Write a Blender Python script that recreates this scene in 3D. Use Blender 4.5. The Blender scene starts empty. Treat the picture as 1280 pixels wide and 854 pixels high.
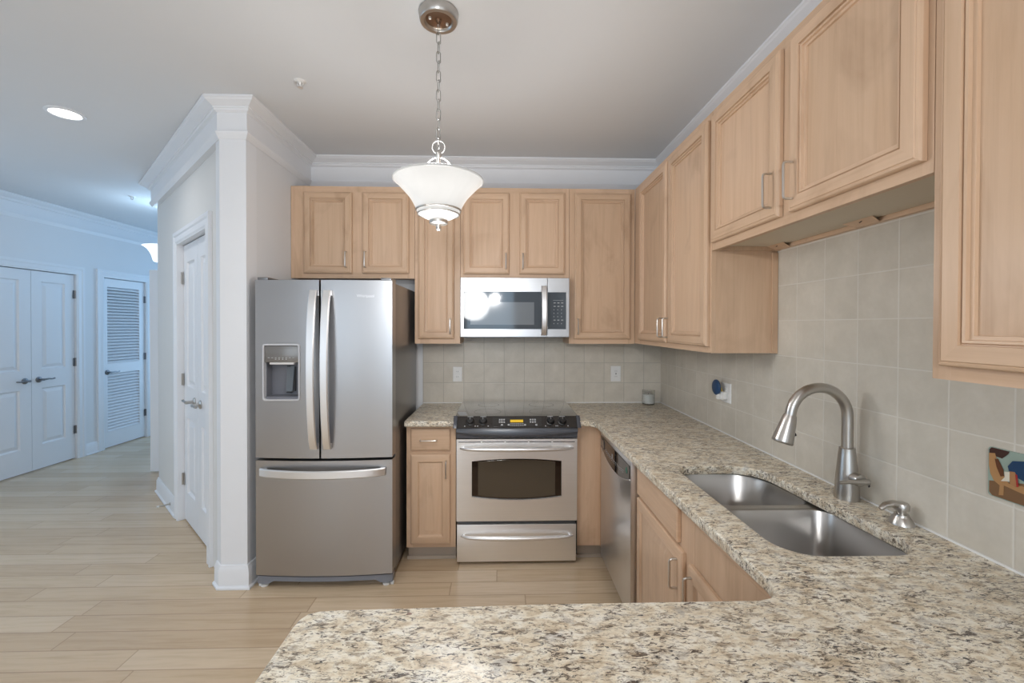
import bpy, bmesh, math, random
from mathutils import Vector as V, Matrix
random.seed(7)
sc = bpy.context.scene
PI = math.pi
# ------------------------------------------------------------------ camera, world, lights, exposure
cam_d = bpy.data.cameras.new('camera'); cam = bpy.data.objects.new('camera', cam_d)
sc.collection.objects.link(cam); sc.camera = cam
RT = V((0.999644, -0.026594, 0.002278)); UP = V((-0.002026, 0.009509, 0.999953)); FW = V((0.026615, 0.999601, -0.009451))
cam.matrix_world = Matrix(((RT.x, UP.x, -FW.x, 0), (RT.y, UP.y, -FW.y, 0), (RT.z, UP.z, -FW.z, 1.5), (0, 0, 0, 1)))
cam_d.sensor_width = 36; cam_d.lens = 540/1280*36
cam_d.shift_x = 0.0006; cam_d.shift_y = -0.0112
cam_d.clip_start = 0.05
sc.view_settings.view_transform = 'Standard'; sc.view_settings.look = 'None'
sc.view_settings.gamma = 1; sc.view_settings.use_curve_mapping = False
sc.view_settings.exposure = 0.04
w = bpy.data.worlds.new('world'); sc.world = w; w.use_nodes = True
w.node_tree.nodes['Background'].inputs[0].default_value = (0.62, 0.80, 1.0, 1)
w.node_tree.nodes['Background'].inputs[1].default_value = 1.2

def area(name, loc, rot, sx, sy, power, col, spread=180, shape='RECTANGLE'):
    l = bpy.data.lights.new(name, 'AREA'); l.shape = shape; l.size = sx; l.size_y = sy
    l.energy = power; l.color = col; l.spread = math.radians(spread)
    o = bpy.data.objects.new(name, l); sc.collection.objects.link(o)
    o.location = loc; o.rotation_euler = rot
    return o
# daylight entering through the windows of the rear wall and the left wall
DAY = (0.86, 0.94, 1.0); WARM = (1.0, 0.985, 0.97)
area('daylight_rear_a', (-3.0, -3.97, 1.45), (PI/2, 0, 0), 1.8, 2.0, 17, DAY)
area('daylight_rear_b', (-0.22, -3.97, 1.45), (PI/2, 0, 0), 1.06, 2.0, 20, (0.62, 0.82, 1.0))
area('daylight_left', (-4.73, 1.9, 1.45), (0, -PI/2, 0), 2.0, 2.2, 9, (0.50, 0.75, 1.0))
area('hall_window_fill', (-3.6, 6.97, 1.45), (-PI/2, 0, 0), 1.3, 2.0, 16, (0.27, 0.60, 1.0))  # unseen hall-end window, added for cool light in the hall

# ------------------------------------------------------------------ materials
def nm(name):
    m = bpy.data.materials.new(name); m.use_nodes = True
    nt = m.node_tree; b = nt.nodes['Principled BSDF']
    return m, nt, b
def N(nt, typ, **kw):
    n = nt.nodes.new(typ)
    for k, v in kw.items():
        if hasattr(n, k) and k not in n.inputs.keys(): setattr(n, k, v)
        else: n.inputs[k].default_value = v
    return n
def L(nt, a, b): nt.links.new(a, b)
def math_n(nt, op, a, b=None, c=None):
    n = nt.nodes.new('ShaderNodeMath'); n.operation = op
    for i, v in enumerate((a, b, c)):
        if v is None: continue
        if isinstance(v, (int, float)): n.inputs[i].default_value = v
        else: nt.links.new(v, n.inputs[i])
    return n.outputs[0]
def mix_n(nt, fac, a, b, blend='MIX'):
    n = nt.nodes.new('ShaderNodeMix'); n.data_type = 'RGBA'; n.blend_type = blend
    for s, v in ((n.inputs['Factor'], fac), (n.inputs['A'], a), (n.inputs['B'], b)):
        if isinstance(v, (int, float)): s.default_value = v
        elif isinstance(v, tuple): s.default_value = (*v[:3], 1)
        else: nt.links.new(v, s)
    return n.outputs['Result']
def mix_c(nt, fac, a, b, blend='MIX'):
    n = nt.nodes.new('ShaderNodeMix'); n.data_type = 'RGBA'; n.blend_type = blend
    def put(s, v):
        if isinstance(v, (int, float)): s.default_value = v
        elif isinstance(v, tuple): s.default_value = (*v[:3], 1)
        else: nt.links.new(v, s)
    put(n.inputs[0], fac); put(n.inputs[6], a); put(n.inputs[7], b)
    return n.outputs[2]
def ramp(nt, fac, stops, interp='LINEAR'):
    r = nt.nodes.new('ShaderNodeValToRGB'); r.color_ramp.interpolation = interp
    e = r.color_ramp.elements
    while len(e) < len(stops): e.new(0.5)
    for el, (p, c) in zip(e, stops):
        el.position = p; el.color = (*c, 1) if isinstance(c, tuple) else (c, c, c, 1)
    nt.links.new(fac, r.inputs[0]); return r.outputs[0]
def coords(nt, scale, rot=(0, 0, 0), rand=False, world=False):
    if world:
        src = nt.nodes.new('ShaderNodeNewGeometry').outputs['Position']
    else:
        src = nt.nodes.new('ShaderNodeTexCoord').outputs['Object']
    mp = nt.nodes.new('ShaderNodeMapping'); mp.inputs['Scale'].default_value = scale; mp.inputs['Rotation'].default_value = rot
    if rand:
        oi = nt.nodes.new('ShaderNodeObjectInfo')
        ml = math_n(nt, 'MULTIPLY', oi.outputs['Random'], 37.0)
        cb = nt.nodes.new('ShaderNodeCombineXYZ')
        for i in range(3): L(nt, ml, cb.inputs[i])
        ad = nt.nodes.new('ShaderNodeVectorMath'); ad.operation = 'ADD'
        L(nt, src, ad.inputs[0]); L(nt, cb.outputs[0], ad.inputs[1]); src = ad.outputs[0]
    L(nt, src, mp.inputs['Vector'])
    return mp.outputs[0]
def noise(nt, vec, scale, detail=4, rough=0.55, dist=0.0):
    n = nt.nodes.new('ShaderNodeTexNoise')
    n.inputs['Scale'].default_value = scale; n.inputs['Detail'].default_value = detail
    n.inputs['Roughness'].default_value = rough; n.inputs['Distortion'].default_value = dist
    L(nt, vec, n.inputs['Vector']); return n.outputs['Fac']
def bump(nt, b, h, strength, dist=0.01):
    n = nt.nodes.new('ShaderNodeBump'); n.inputs['Strength'].default_value = strength; n.inputs['Distance'].default_value = dist
    L(nt, h, n.inputs['Height']); L(nt, n.outputs[0], b.inputs['Normal'])
def plain(name, col, rough=0.5, metal=0.0, spec=0.5, noisy=0.0):
    m, nt, b = nm(name)
    b.inputs['Base Color'].default_value = (*col, 1); b.inputs['Roughness'].default_value = rough
    b.inputs['Metallic'].default_value = metal; b.inputs['Specular IOR Level'].default_value = spec
    f = noise(nt, coords(nt, (1, 1, 1)), 7.0, 3)
    c = mix_c(nt, f, tuple(x*(1-noisy) for x in col), tuple(min(1, x*(1+noisy)) for x in col))
    L(nt, c, b.inputs['Base Color'])
    return m
def emit(name, col, strength):
    m, nt, b = nm(name)
    b.inputs['Base Color'].default_value = (*col, 1)
    b.inputs['Emission Color'].default_value = (*col, 1); b.inputs['Emission Strength'].default_value = strength
    return m
def wood(name, horiz):
    m, nt, b = nm(name)
    sc_ = (1.3, 1.3, 26) if horiz else (22, 22, 1.1)
    v = coords(nt, sc_, rand=True)
    g = noise(nt, v, 1.6, 6, 0.6, 0.6)
    v2 = coords(nt, (3.2, 3.2, 3.2) if horiz else (4, 4, 1.6), rand=True)
    bl = noise(nt, v2, 1.3, 4, 0.55, 0.8)
    c1 = ramp(nt, g, [(0.28, (0.56, 0.385, 0.26)), (0.5, (0.625, 0.44, 0.305)), (0.75, (0.665, 0.48, 0.34))])
    c2 = ramp(nt, bl, [(0.27, (0.82, 0.79, 0.76)), (0.45, (1, 1, 1)), (0.8, (1.0, 0.98, 0.95))])
    c = mix_c(nt, 1.0, c1, c2, 'MULTIPLY')
    oi = nt.nodes.new('ShaderNodeObjectInfo')
    rr = ramp(nt, oi.outputs['Random'], [(0, (0.93, 0.92, 0.90)), (1, (1.04, 1.03, 1.02))])
    c = mix_c(nt, 1.0, c, rr, 'MULTIPLY')
    kn = nt.nodes.new('ShaderNodeTexVoronoi'); kn.inputs['Scale'].default_value = 2.2
    L(nt, coords(nt, (1, 1, 0.7), rand=True), kn.inputs['Vector'])
    kf = ramp(nt, kn.outputs['Distance'], [(0.0, 0.4), (0.02, 0.2), (0.04, 0.0)])
    c = mix_c(nt, kf, c, (0.30, 0.17, 0.10))
    L(nt, c, b.inputs['Base Color'])
    b.inputs['Roughness'].default_value = 0.38; b.inputs['Specular IOR Level'].default_value = 0.35
    bump(nt, b, g, 0.05, 0.002)
    return m
WV, WH = wood('maple_vertical_grain', False), wood('maple_horizontal_grain', True)

def steel(name, col, rough, axis, aniso=0.6, scale=140, metal=1.0):
    m, nt, b = nm(name)
    s = {'x': (0.8, 60, scale), 'z': (scale, scale, 0.8), 'y': (60, 0.8, scale)}[axis]
    g = noise(nt, coords(nt, s), 1.0, 3, 0.6)
    r = ramp(nt, g, [(0.3, rough-0.015), (0.7, rough+0.02)])
    L(nt, r, b.inputs['Roughness'])
    c = mix_c(nt, g, tuple(x*0.95 for x in col), tuple(min(1, x*1.04) for x in col))
    L(nt, c, b.inputs['Base Color']); b.inputs['Metallic'].default_value = metal
    return m
STEEL = steel('brushed_stainless', (0.93, 0.93, 0.93), 0.40, 'x')
STEELF = plain('fridge_stainless', (0.435, 0.43, 0.435), 0.31, 1.0)
STEELS = plain('sink_stainless', (0.50, 0.49, 0.48), 0.30, 1.0)
HANDLE = plain('satin_handle', (0.84, 0.84, 0.85), 0.38, 1.0)
NICKEL = plain('brushed_nickel', (0.50, 0.48, 0.455), 0.28, 1.0)
NICKELD = plain('satin_nickel_pull', (0.62, 0.60, 0.57), 0.32, 1.0)
BRONZE = plain('dark_nickel_lever', (0.26, 0.26, 0.27), 0.3, 1.0)
GREYP = plain('grey_appliance_side', (0.27, 0.265, 0.265), 0.28, 0.85)
DKGREY = plain('dark_grey_enamel', (0.075, 0.08, 0.095), 0.22)
GRILLE = plain('grey_plastic_grille', (0.20, 0.21, 0.24), 0.4)
BLACK = plain('black_plastic', (0.012, 0.012, 0.013), 0.35)
BLACKG = plain('black_glass', (0.012, 0.011, 0.011), 0.04, 0, 0.9)
COOKG = plain('cooktop_glass', (0.03, 0.03, 0.032), 0.05, 0, 1.0)
COOKG.node_tree.nodes['Principled BSDF'].inputs['Coat Weight'].default_value = 1
COOKG.node_tree.nodes['Principled BSDF'].inputs['Coat IOR'].default_value = 1.9
OVENG = plain('oven_window_glass', (0.075, 0.060, 0.043), 0.10, 0, 0.8)
OVENB = plain('oven_window_border', (0.018, 0.010, 0.007), 0.06, 0, 0.7)
MICROG = plain('microwave_glass', (0.045, 0.058, 0.072), 0.05, 0, 0.6)
MICROW = plain('microwave_screen', (0.16, 0.18, 0.20), 0.08, 0, 0.6)
WHITEP = plain('white_plastic', (0.78, 0.78, 0.77), 0.35)
MARK = plain('printed_marks', (0.36, 0.37, 0.38), 0.5)
PAINT = plain('wall_paint', (0.755, 0.765, 0.785), 0.6, 0, 0.3, 0.01)
PAINTH = plain('wall_paint_cream', (0.72, 0.715, 0.70), 0.6, 0, 0.3, 0.01)
TRIM = plain('white_trim_paint', (0.79, 0.805, 0.835), 0.38, 0, 0.4, 0.01)
CEIL = plain('ceiling_paint', (0.73, 0.745, 0.765), 0.75, 0, 0.2, 0.01)
CAULK = plain('white_caulk', (0.8, 0.8, 0.79), 0.5)
TOEK = plain('toe_kick', (0.46, 0.39, 0.32), 0.5)
UNDER = plain('cabinet_underside', (0.62, 0.55, 0.44), 0.5, 0, 0.4, 0.03)
DARK = plain('shadow_gap', (0.02, 0.02, 0.02), 0.8)
BLUEP = plain('blue_plastic', (0.015, 0.055, 0.14), 0.4)
BROWNC = plain('bronze_canopy_plate', (0.30, 0.20, 0.14), 0.35, 1.0)
CHAINM = plain('chain_metal', (0.42, 0.42, 0.41), 0.35, 1.0)
WIREM = plain('pale_wire_metal', (0.80, 0.79, 0.77), 0.3, 0.6)
GREENP = plain('green_badge', (0.03, 0.16, 0.11), 0.4)

def granite():
    m, nt, b = nm('granite')
    v = coords(nt, (1.0, 1.55, 1.5), (0, 0, math.radians(14)), world=True)
    base = ramp(nt, noise(nt, v, 22, 7, 0.68, 0.5), [(0.28, (0.46, 0.37, 0.25)), (0.40, (0.63, 0.53, 0.39)), (0.49, (0.77, 0.70, 0.565)), (0.60, (0.83, 0.79, 0.69)), (0.75, (0.84, 0.82, 0.76))])
    gf = ramp(nt, noise(nt, v, 20, 7, 0.72, 0.6), [(0.54, 0.0), (0.64, 0.7)])
    c = mix_c(nt, gf, base, (0.42, 0.40, 0.37))
    wv = coords(nt, (1.0, 2.6, 2.0), (0, 0, math.radians(12)), world=True)
    cl = ramp(nt, noise(nt, v, 8, 3, 0.5), [(0.36, 0.0), (0.62, 1.0)])
    tf = ramp(nt, noise(nt, wv, 40, 8, 0.75, 0.7), [(0.52, 0.0), (0.60, 0.8)])
    c = mix_c(nt, tf, c, (0.25, 0.19, 0.13))
    bn = math_n(nt, 'ADD', noise(nt, wv, 47, 8, 0.74, 0.9), math_n(nt, 'MULTIPLY', cl, 0.055))
    bf = ramp(nt, bn, [(0.582, 0.0), (0.622, 0.95)])
    c = mix_c(nt, bf, c, (0.085, 0.062, 0.048))
    kn = math_n(nt, 'ADD', noise(nt, wv, 74, 6, 0.7, 0.6), math_n(nt, 'MULTIPLY', cl, 0.04))
    kf = ramp(nt, kn, [(0.622, 0.0), (0.645, 1.0)])
    c = mix_c(nt, kf, c, (0.03, 0.03, 0.034))
    rf = ramp(nt, noise(nt, v, 19, 2, 0.5), [(0.735, 0.0), (0.755, 0.8)])
    c = mix_c(nt, rf, c, (0.16, 0.05, 0.035))
    L(nt, c, b.inputs['Base Color'])
    b.inputs['Roughness'].default_value = 0.33; b.inputs['Specular IOR Level'].default_value = 0.4
    return m
GRAN = granite()

def tile(name, ax, off, size=0.1545, zo=0.908):
    m, nt, b = nm(name)
    pos = nt.nodes.new('ShaderNodeNewGeometry').outputs['Position']
    sp = nt.nodes.new('ShaderNodeSeparateXYZ'); L(nt, pos, sp.inputs[0])
    def cell(s, o):
        t = math_n(nt, 'DIVIDE', math_n(nt, 'SUBTRACT', s, o), size)
        fr = math_n(nt, 'FRACT', t)
        return math_n(nt, 'FLOOR', t), math_n(nt, 'MINIMUM', fr, math_n(nt, 'SUBTRACT', 1.0, fr))
    ia, da = cell(sp.outputs[ax], off); ib, db = cell(sp.outputs[2], zo)
    d = math_n(nt, 'MINIMUM', da, db)
    cb = nt.nodes.new('ShaderNodeCombineXYZ'); L(nt, ia, cb.inputs[0]); L(nt, ib, cb.inputs[1])
    wn = nt.nodes.new('ShaderNodeTexWhiteNoise'); wn.noise_dimensions = '2D'; L(nt, cb.outputs[0], wn.inputs['Vector'])
    n1 = noise(nt, coords(nt, (1, 1, 1), world=True), 9, 5, 0.6, 0.3)
    n2 = noise(nt, coords(nt, (1, 1, 1), world=True), 60, 4, 0.6)
    c = ramp(nt, n1, [(0.3, (0.555, 0.515, 0.445)), (0.7, (0.655, 0.61, 0.535))])
    c = mix_c(nt, ramp(nt, n2, [(0.4, 0.0), (0.75, 0.35)]), c, (0.56, 0.51, 0.43))
    c = mix_c(nt, 1.0, c, ramp(nt, wn.outputs['Value'], [(0, (0.96, 0.96, 0.955)), (1, (1.02, 1.02, 1.02))]), 'MULTIPLY')
    gm = ramp(nt, d, [(0.009, 1.0), (0.015, 0.0)])
    c = mix_c(nt, gm, c, (0.68, 0.65, 0.59) if ax == 1 else (0.44, 0.42, 0.37))
    L(nt, c, b.inputs['Base Color'])
    b.inputs['Roughness'].default_value = 0.32; b.inputs['Specular IOR Level'].default_value = 0.4
    h = math_n(nt, 'ADD', ramp(nt, d, [(0.004, 0.0), (0.03, 1.0)]), math_n(nt, 'MULTIPLY', n2, 0.25))
    bump(nt, b, h, 0.25, 0.003)
    return m
TILEB, TILER = tile('beige_tile_back', 0, -0.585), tile('beige_tile_right', 1, 1.165)

def planks():
    m, nt, b = nm('maple_plank_floor')
    pos = nt.nodes.new('ShaderNodeNewGeometry').outputs['Position']
    sp = nt.nodes.new('ShaderNodeSeparateXYZ'); L(nt, pos, sp.inputs[0])
    X, Y = sp.outputs[0], sp.outputs[1]
    W, LN = 0.1228, 1.15
    t = math_n(nt, 'DIVIDE', math_n(nt, 'ADD', Y, 3.989), W)
    row = math_n(nt, 'FLOOR', t); fy = math_n(nt, 'FRACT', t)
    wr = nt.nodes.new('ShaderNodeTexWhiteNoise'); wr.noise_dimensions = '1D'; L(nt, row, wr.inputs['W'])
    t2 = math_n(nt, 'ADD', math_n(nt, 'DIVIDE', X, LN), math_n(nt, 'MULTIPLY', wr.outputs['Value'], 9.7))
    idx = math_n(nt, 'FLOOR', t2); fx = math_n(nt, 'FRACT', t2)
    cb = nt.nodes.new('ShaderNodeCombineXYZ'); L(nt, row, cb.inputs[0]); L(nt, idx, cb.inputs[1])
    wn = nt.nodes.new('ShaderNodeTexWhiteNoise'); wn.noise_dimensions = '2D'; L(nt, cb.outputs[0], wn.inputs['Vector'])
    ey = math_n(nt, 'MULTIPLY', math_n(nt, 'MINIMUM', fy, math_n(nt, 'SUBTRACT', 1.0, fy)), W)
    ex = math_n(nt, 'MULTIPLY', math_n(nt, 'MINIMUM', fx, math_n(nt, 'SUBTRACT', 1.0, fx)), LN)
    d = math_n(nt, 'MINIMUM', ey, ex)
    # grain, shifted from plank to plank
    ad = nt.nodes.new('ShaderNodeVectorMath'); ad.operation = 'MULTIPLY_ADD'
    L(nt, wn.outputs['Color'], ad.inputs[0]); ad.inputs[1].default_value = (40, 40, 40); L(nt, pos, ad.inputs[2])
    mp = nt.nodes.new('ShaderNodeMapping'); mp.inputs['Scale'].default_value = (1.6, 22, 1); L(nt, ad.outputs[0], mp.inputs['Vector'])
    g = noise(nt, mp.outputs[0], 1.6, 6, 0.6, 0.7)
    c = ramp(nt, wn.outputs['Value'], [(0, (0.575, 0.43, 0.285)), (0.35, (0.625, 0.48, 0.325)), (0.7, (0.655, 0.51, 0.355)), (1, (0.675, 0.535, 0.38))])
    c = mix_c(nt, 1.0, c, ramp(nt, g, [(0.3, (0.86, 0.84, 0.81)), (0.55, (1, 1, 1)), (0.8, (1.03, 1.03, 1.03))]), 'MULTIPLY')
    c = mix_c(nt, ramp(nt, d, [(0.0009, 0.62), (0.0024, 0.0)]), c, (0.24, 0.15, 0.085))
    L(nt, c, b.inputs['Base Color'])
    L(nt, ramp(nt, g, [(0.3, 0.27), (0.7, 0.20)]), b.inputs['Roughness']); b.inputs['Specular IOR Level'].default_value = 0.5
    bump(nt, b, ramp(nt, d, [(0.0, 0.0), (0.004, 1.0)]), 0.2, 0.002)
    return m
FLOOR = planks()

def lamp_glass(name, col, e):
    m, nt, b = nm(name)
    f = noise(nt, coords(nt, (1, 1, 1)), 5, 3, 0.5, 1.0)
    L(nt, ramp(nt, f, [(0.3, tuple(x*0.86 for x in col)), (0.6, col)]), b.inputs['Emission Color'])
    b.inputs['Base Color'].default_value = (0.25, 0.25, 0.245, 1); b.inputs['Roughness'].default_value = 0.2
    b.inputs['Emission Strength'].default_value = e
    return m
SHADE = lamp_glass('lit_frosted_glass', (1.0, 0.985, 0.955), 0.62)
HALLG = lamp_glass('lit_hall_glass', (0.88, 0.95, 1.0), 1.6)
BULB = emit('lit_bulb', (1.0, 0.95, 0.88), 9.0)
CANE = emit('lit_can_lens', (1.0, 0.97, 0.92), 6.0)
AMBER = emit('amber_display', (0.65, 0.42, 0.02), 0.3)
m, nt, b = nm('clear_glass'); GLASS = m
b.inputs['Transmission Weight'].default_value = 1; b.inputs['Roughness'].default_value = 0.02; b.inputs['IOR'].default_value = 1.45
b.inputs['Base Color'].default_value = (0.95, 0.97, 0.97, 1)

# ------------------------------------------------------------------ geometry helpers
Z = V((0, 0, 1))
class Fr:
    """a wall frame: a along u, b up, c out of the wall"""
    def __init__(s, o, u, n): s.o, s.u, s.n = V(o), V(u).normalized(), V(n).normalized()
    def p(s, a, b, c=0.0): return s.o + s.u*a + Z*b + s.n*c
class G:
    def __init__(s): s.bm = bmesh.new()
    def loops(s, rings, cap0=False, cap1=False, closed=True, mats=None):
        vs = [[s.bm.verts.new(p) for p in r] for r in rings]
        n = len(vs[0])
        for i in range(len(vs)-1):
            for j in range(n if closed else n-1):
                k = (j+1) % n
                f = s.bm.faces.new((vs[i][j], vs[i][k], vs[i+1][k], vs[i+1][j]))
                if mats: f.material_index = mats[j]
        if cap0: s.bm.faces.new(list(reversed(vs[0])))
        if cap1: s.bm.faces.new(vs[-1])
        return s
    def prism(s, pts, vec):
        vec = V(vec); a = [V(p) for p in pts]
        return s.loops([a, [p+vec for p in a]], True, True)
    def box(s, x0, x1, y0, y1, z0, z1):
        return s.prism([(x0, y0, z0), (x1, y0, z0), (x1, y1, z0), (x0, y1, z0)], (0, 0, z1-z0))
    def fbox(s, f, a0, a1, b0, b1, c0, c1):
        return s.prism([f.p(a0, b0, c0), f.p(a1, b0, c0), f.p(a1, b0, c1), f.p(a0, b0, c1)], (0, 0, b1-b0))
    def rects(s, f, a0, a1, b0, b1, prof, cap=True, cap0=False):
        """concentric rectangles: prof = [(inset, c)]; faces of the level sides get material 1"""
        R = [[f.p(a0+i, b0+i, c), f.p(a1-i, b0+i, c), f.p(a1-i, b1-i, c), f.p(a0+i, b1-i, c)] for i, c in prof]
        return s.loops(R, cap0, cap, mats=[1, 0, 1, 0])
    def tube(s, pts, r, seg=10, closed=False, cap=True):
        pts = [V(p) for p in pts]; n = len(pts)
        rr = r if isinstance(r, (list, tuple)) else [r]*n
        tans = []
        for i in range(n):
            a = pts[i-1] if (i > 0 or closed) else pts[i]
            b_ = pts[(i+1) % n] if (i < n-1 or closed) else pts[i]
            tans.append((b_-a).normalized())
        up = V((0.13, 0.21, 0.97)) if abs(tans[0].z) < 0.9 else V((1, 0.1, 0))
        x = (up - tans[0]*up.dot(tans[0])).normalized(); rings = []
        for i in range(n):
            t = tans[i]; x = (x - t*x.dot(t)).normalized(); y = t.cross(x)
            rings.append([pts[i] + x*(rr[i]*math.cos(2*PI*k/seg)) + y*(rr[i]*math.sin(2*PI*k/seg)) for k in range(seg)])
        if closed: rings.append(rings[0])
        return s.loops(rings, cap and not closed, cap and not closed)
    def lathe(s, prof, c, axis=Z, seg=32, cap0=True, cap1=True):
        axis = V(axis).normalized(); q = V((1, 0, 0)) if abs(axis.x) < 0.8 else V((0, 1, 0))
        x = (q-axis*q.dot(axis)).normalized(); y = axis.cross(x); c = V(c)
        return s.loops([[c + axis*h + x*(r*math.cos(2*PI*k/seg)) + y*(r*math.sin(2*PI*k/seg)) for k in range(seg)] for r, h in prof], cap0, cap1)
    def bar(s, pts, side, out, w_, th):
        """a flat bar along pts, corners eased"""
        side, out = V(side), V(out); e = min(w_, th)*0.25; rings = []
        for i, p in enumerate(pts):
            p = V(p); a, b_ = w_/2, th/2
            q = [(-a+e, -b_), (a-e, -b_), (a, -b_+e), (a, b_-e), (a-e, b_), (-a+e, b_), (-a, b_-e), (-a, -b_+e)]
            rings.append([p+side*u+out*v for u, v in q])
        return s.loops(rings, True, True)
def obj(name, g, mat, parent=None, loc=(0, 0, 0), smooth=35, bev=0, seg=2):
    bm = g.bm; off = V(loc); p = parent
    while p: off += p.location; p = p.parent
    bmesh.ops.remove_doubles(bm, verts=bm.verts, dist=1e-6)
    bmesh.ops.recalc_face_normals(bm, faces=bm.faces)
    if bev:
        ed = [e for e in bm.edges if len(e.link_faces) == 2 and e.calc_face_angle(0) > 0.5]
        bmesh.ops.bevel(bm, geom=ed, offset=bev, segments=seg, affect='EDGES', profile=0.6, clamp_overlap=True)
    bmesh.ops.translate(bm, verts=bm.verts, vec=-off)
    me = bpy.data.meshes.new(name); bm.to_mesh(me); bm.free()
    for mm in (mat if isinstance(mat, (list, tuple)) else [mat]): me.materials.append(mm)
    if smooth:
        me.polygons.foreach_set('use_smooth', [True]*len(me.polygons)); me.set_sharp_from_angle(angle=math.radians(smooth))
    o = bpy.data.objects.new(name, me); sc.collection.objects.link(o)
    if parent: o.parent = parent
    o.location = loc
    return o
def tag(o, label=None, cat=None, group=None, kind=None):
    for k, v in (('label', label), ('category', cat), ('group', group), ('kind', kind)):
        if v: o[k] = v
    return o
def thing(name, label, cat, loc, group=None):
    o = bpy.data.objects.new(name, None); sc.collection.objects.link(o); o.location = loc; o.empty_display_size = 0.05
    return tag(o, label, cat, group)
def struct(name, g, mat, parent=None, **kw):
    o = obj(name, g, mat, parent, **kw)
    if not parent: o['kind'] = 'structure'
    return o
def arc(c, u, v, r, a0, a1, n):
    c, u, v = V(c), V(u), V(v)
    return [c + u*(r*math.cos(a0+(a1-a0)*i/n)) + v*(r*math.sin(a0+(a1-a0)*i/n)) for i in range(n+1)]
def text(name, s, mat, parent, f, a, b_, c, height, align='CENTER'):
    cu = bpy.data.curves.new(name, 'FONT'); cu.body = s; cu.size = height*1.4; cu.extrude = 0.0003; cu.align_x = align; cu.align_y = 'CENTER'
    t = bpy.data.objects.new(name, cu); sc.collection.objects.link(t)
    dg = bpy.context.evaluated_depsgraph_get(); me = bpy.data.meshes.new_from_object(t.evaluated_get(dg))
    bpy.data.objects.remove(t)
    bm = bmesh.new(); bm.from_mesh(me); o = f.p(a, b_, c)
    for v in bm.verts: v.co = o + f.u*v.co.x + Z*v.co.y + f.n*v.co.z
    g = G(); g.bm.free(); g.bm = bm
    return obj(name, g, mat, parent, smooth=0)

# ------------------------------------------------------------------ the room
CZ = 2.765
XR, YB, XN, XL = 1.255, 3.322, -1.44, -4.75
B = V((-1.755, 2.74, 0)); DU = V((-0.7208, 0.6931, 0)); DN = V((-0.6931, -0.7208, 0))
FD = Fr(B, DU, DN)          # the diagonal pantry wall
FBK = Fr((0, YB, 0), (1, 0, 0), (0, -1, 0))
FRT = Fr((XR, 0, 0), (0, -1, 0), (-1, 0, 0))
FLF = Fr((XL, 0, 0), (0, 1, 0), (1, 0, 0))
struct('floor', G().box(-5, 1.6, -4.2, 7.2, -0.1, 0), FLOOR)
struct('ceiling', G().box(-5, 1.6, -4.2, 7.2, CZ, CZ+0.1), CEIL)
struct('wall_right', G().box(XR, XR+0.12, -4.12, YB+0.12, 0, CZ), PAINT)
struct('wall_back', G().box(XN-0.12, XR, YB, YB+0.12, 0, CZ), PAINT)
def wall_openings(name, f, a0, a1, ops, mat, t=0.12):
    g = G(); a = a0
    for (o0, o1, b0, b1) in ops:
        g.fbox(f, a, o0, 0, CZ, -t, 0)
        if b0 > 0: g.fbox(f, o0, o1, 0, b0, -t, 0)
        g.fbox(f, o0, o1, b1, CZ, -t, 0); a = o1
    g.fbox(f, a, a1, 0, CZ, -t, 0)
    return struct(name, g, mat, smooth=0)
wall_openings('wall_left', FLF, -4.12, 7.12, [(0.8, 3.0, 0.45, 2.45), (4.06, 4.975, 0, 2.07), (5.295, 5.93, 0, 2.08)], PAINT)
wall_openings('wall_rear', Fr((0, -4, 0), (-1, 0, 0), (0, 1, 0)), -1.255, 4.75, [(-0.31, 0.75, 0.45, 2.45), (2.1, 3.9, 0.45, 2.45)], PAINT)
wall_openings('wall_end', Fr((0, 7, 0), (1, 0, 0), (0, -1, 0)), XL, -2.38, [(-4.25, -2.95, 0.45, 2.45)], PAINT)
for i, (f, a0, a1, tr) in enumerate(((Fr((0, -4, 0), (-1, 0, 0), (0, 1, 0)), -0.31, 0.75, 0), (Fr((0, -4, 0), (-1, 0, 0), (0, 1, 0)), 2.1, 3.9, 0),
                                     (FLF, 0.8, 3.0, 0), (Fr((0, 7, 0), (1, 0, 0), (0, -1, 0)), -4.25, -2.95, 0))):  # the last one, at the hall end, is added for its light
    wn = G()
    wn.fbox(f, a0-0.08, a0, 0.37, 2.53, 0.002, 0.025).fbox(f, a1, a1+0.08, 0.37, 2.53, 0.002, 0.025)
    wn.fbox(f, a0, a1, 2.45, 2.53, 0.002, 0.025).fbox(f, a0-0.1, a1+0.1, 0.33, 0.37, 0.002, 0.05).fbox(f, a0, a1, 0.37, 0.45, 0.002, 0.025)
    mid = (a0+a1)/2
    wn.fbox(f, mid-0.03, mid+0.03, 0.45, 2.45, -0.02, 0.02).fbox(f, a0, a1, 1.42, 1.47, -0.02, 0.02)
    struct('window_%d' % (i+1), wn, TRIM)
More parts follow.
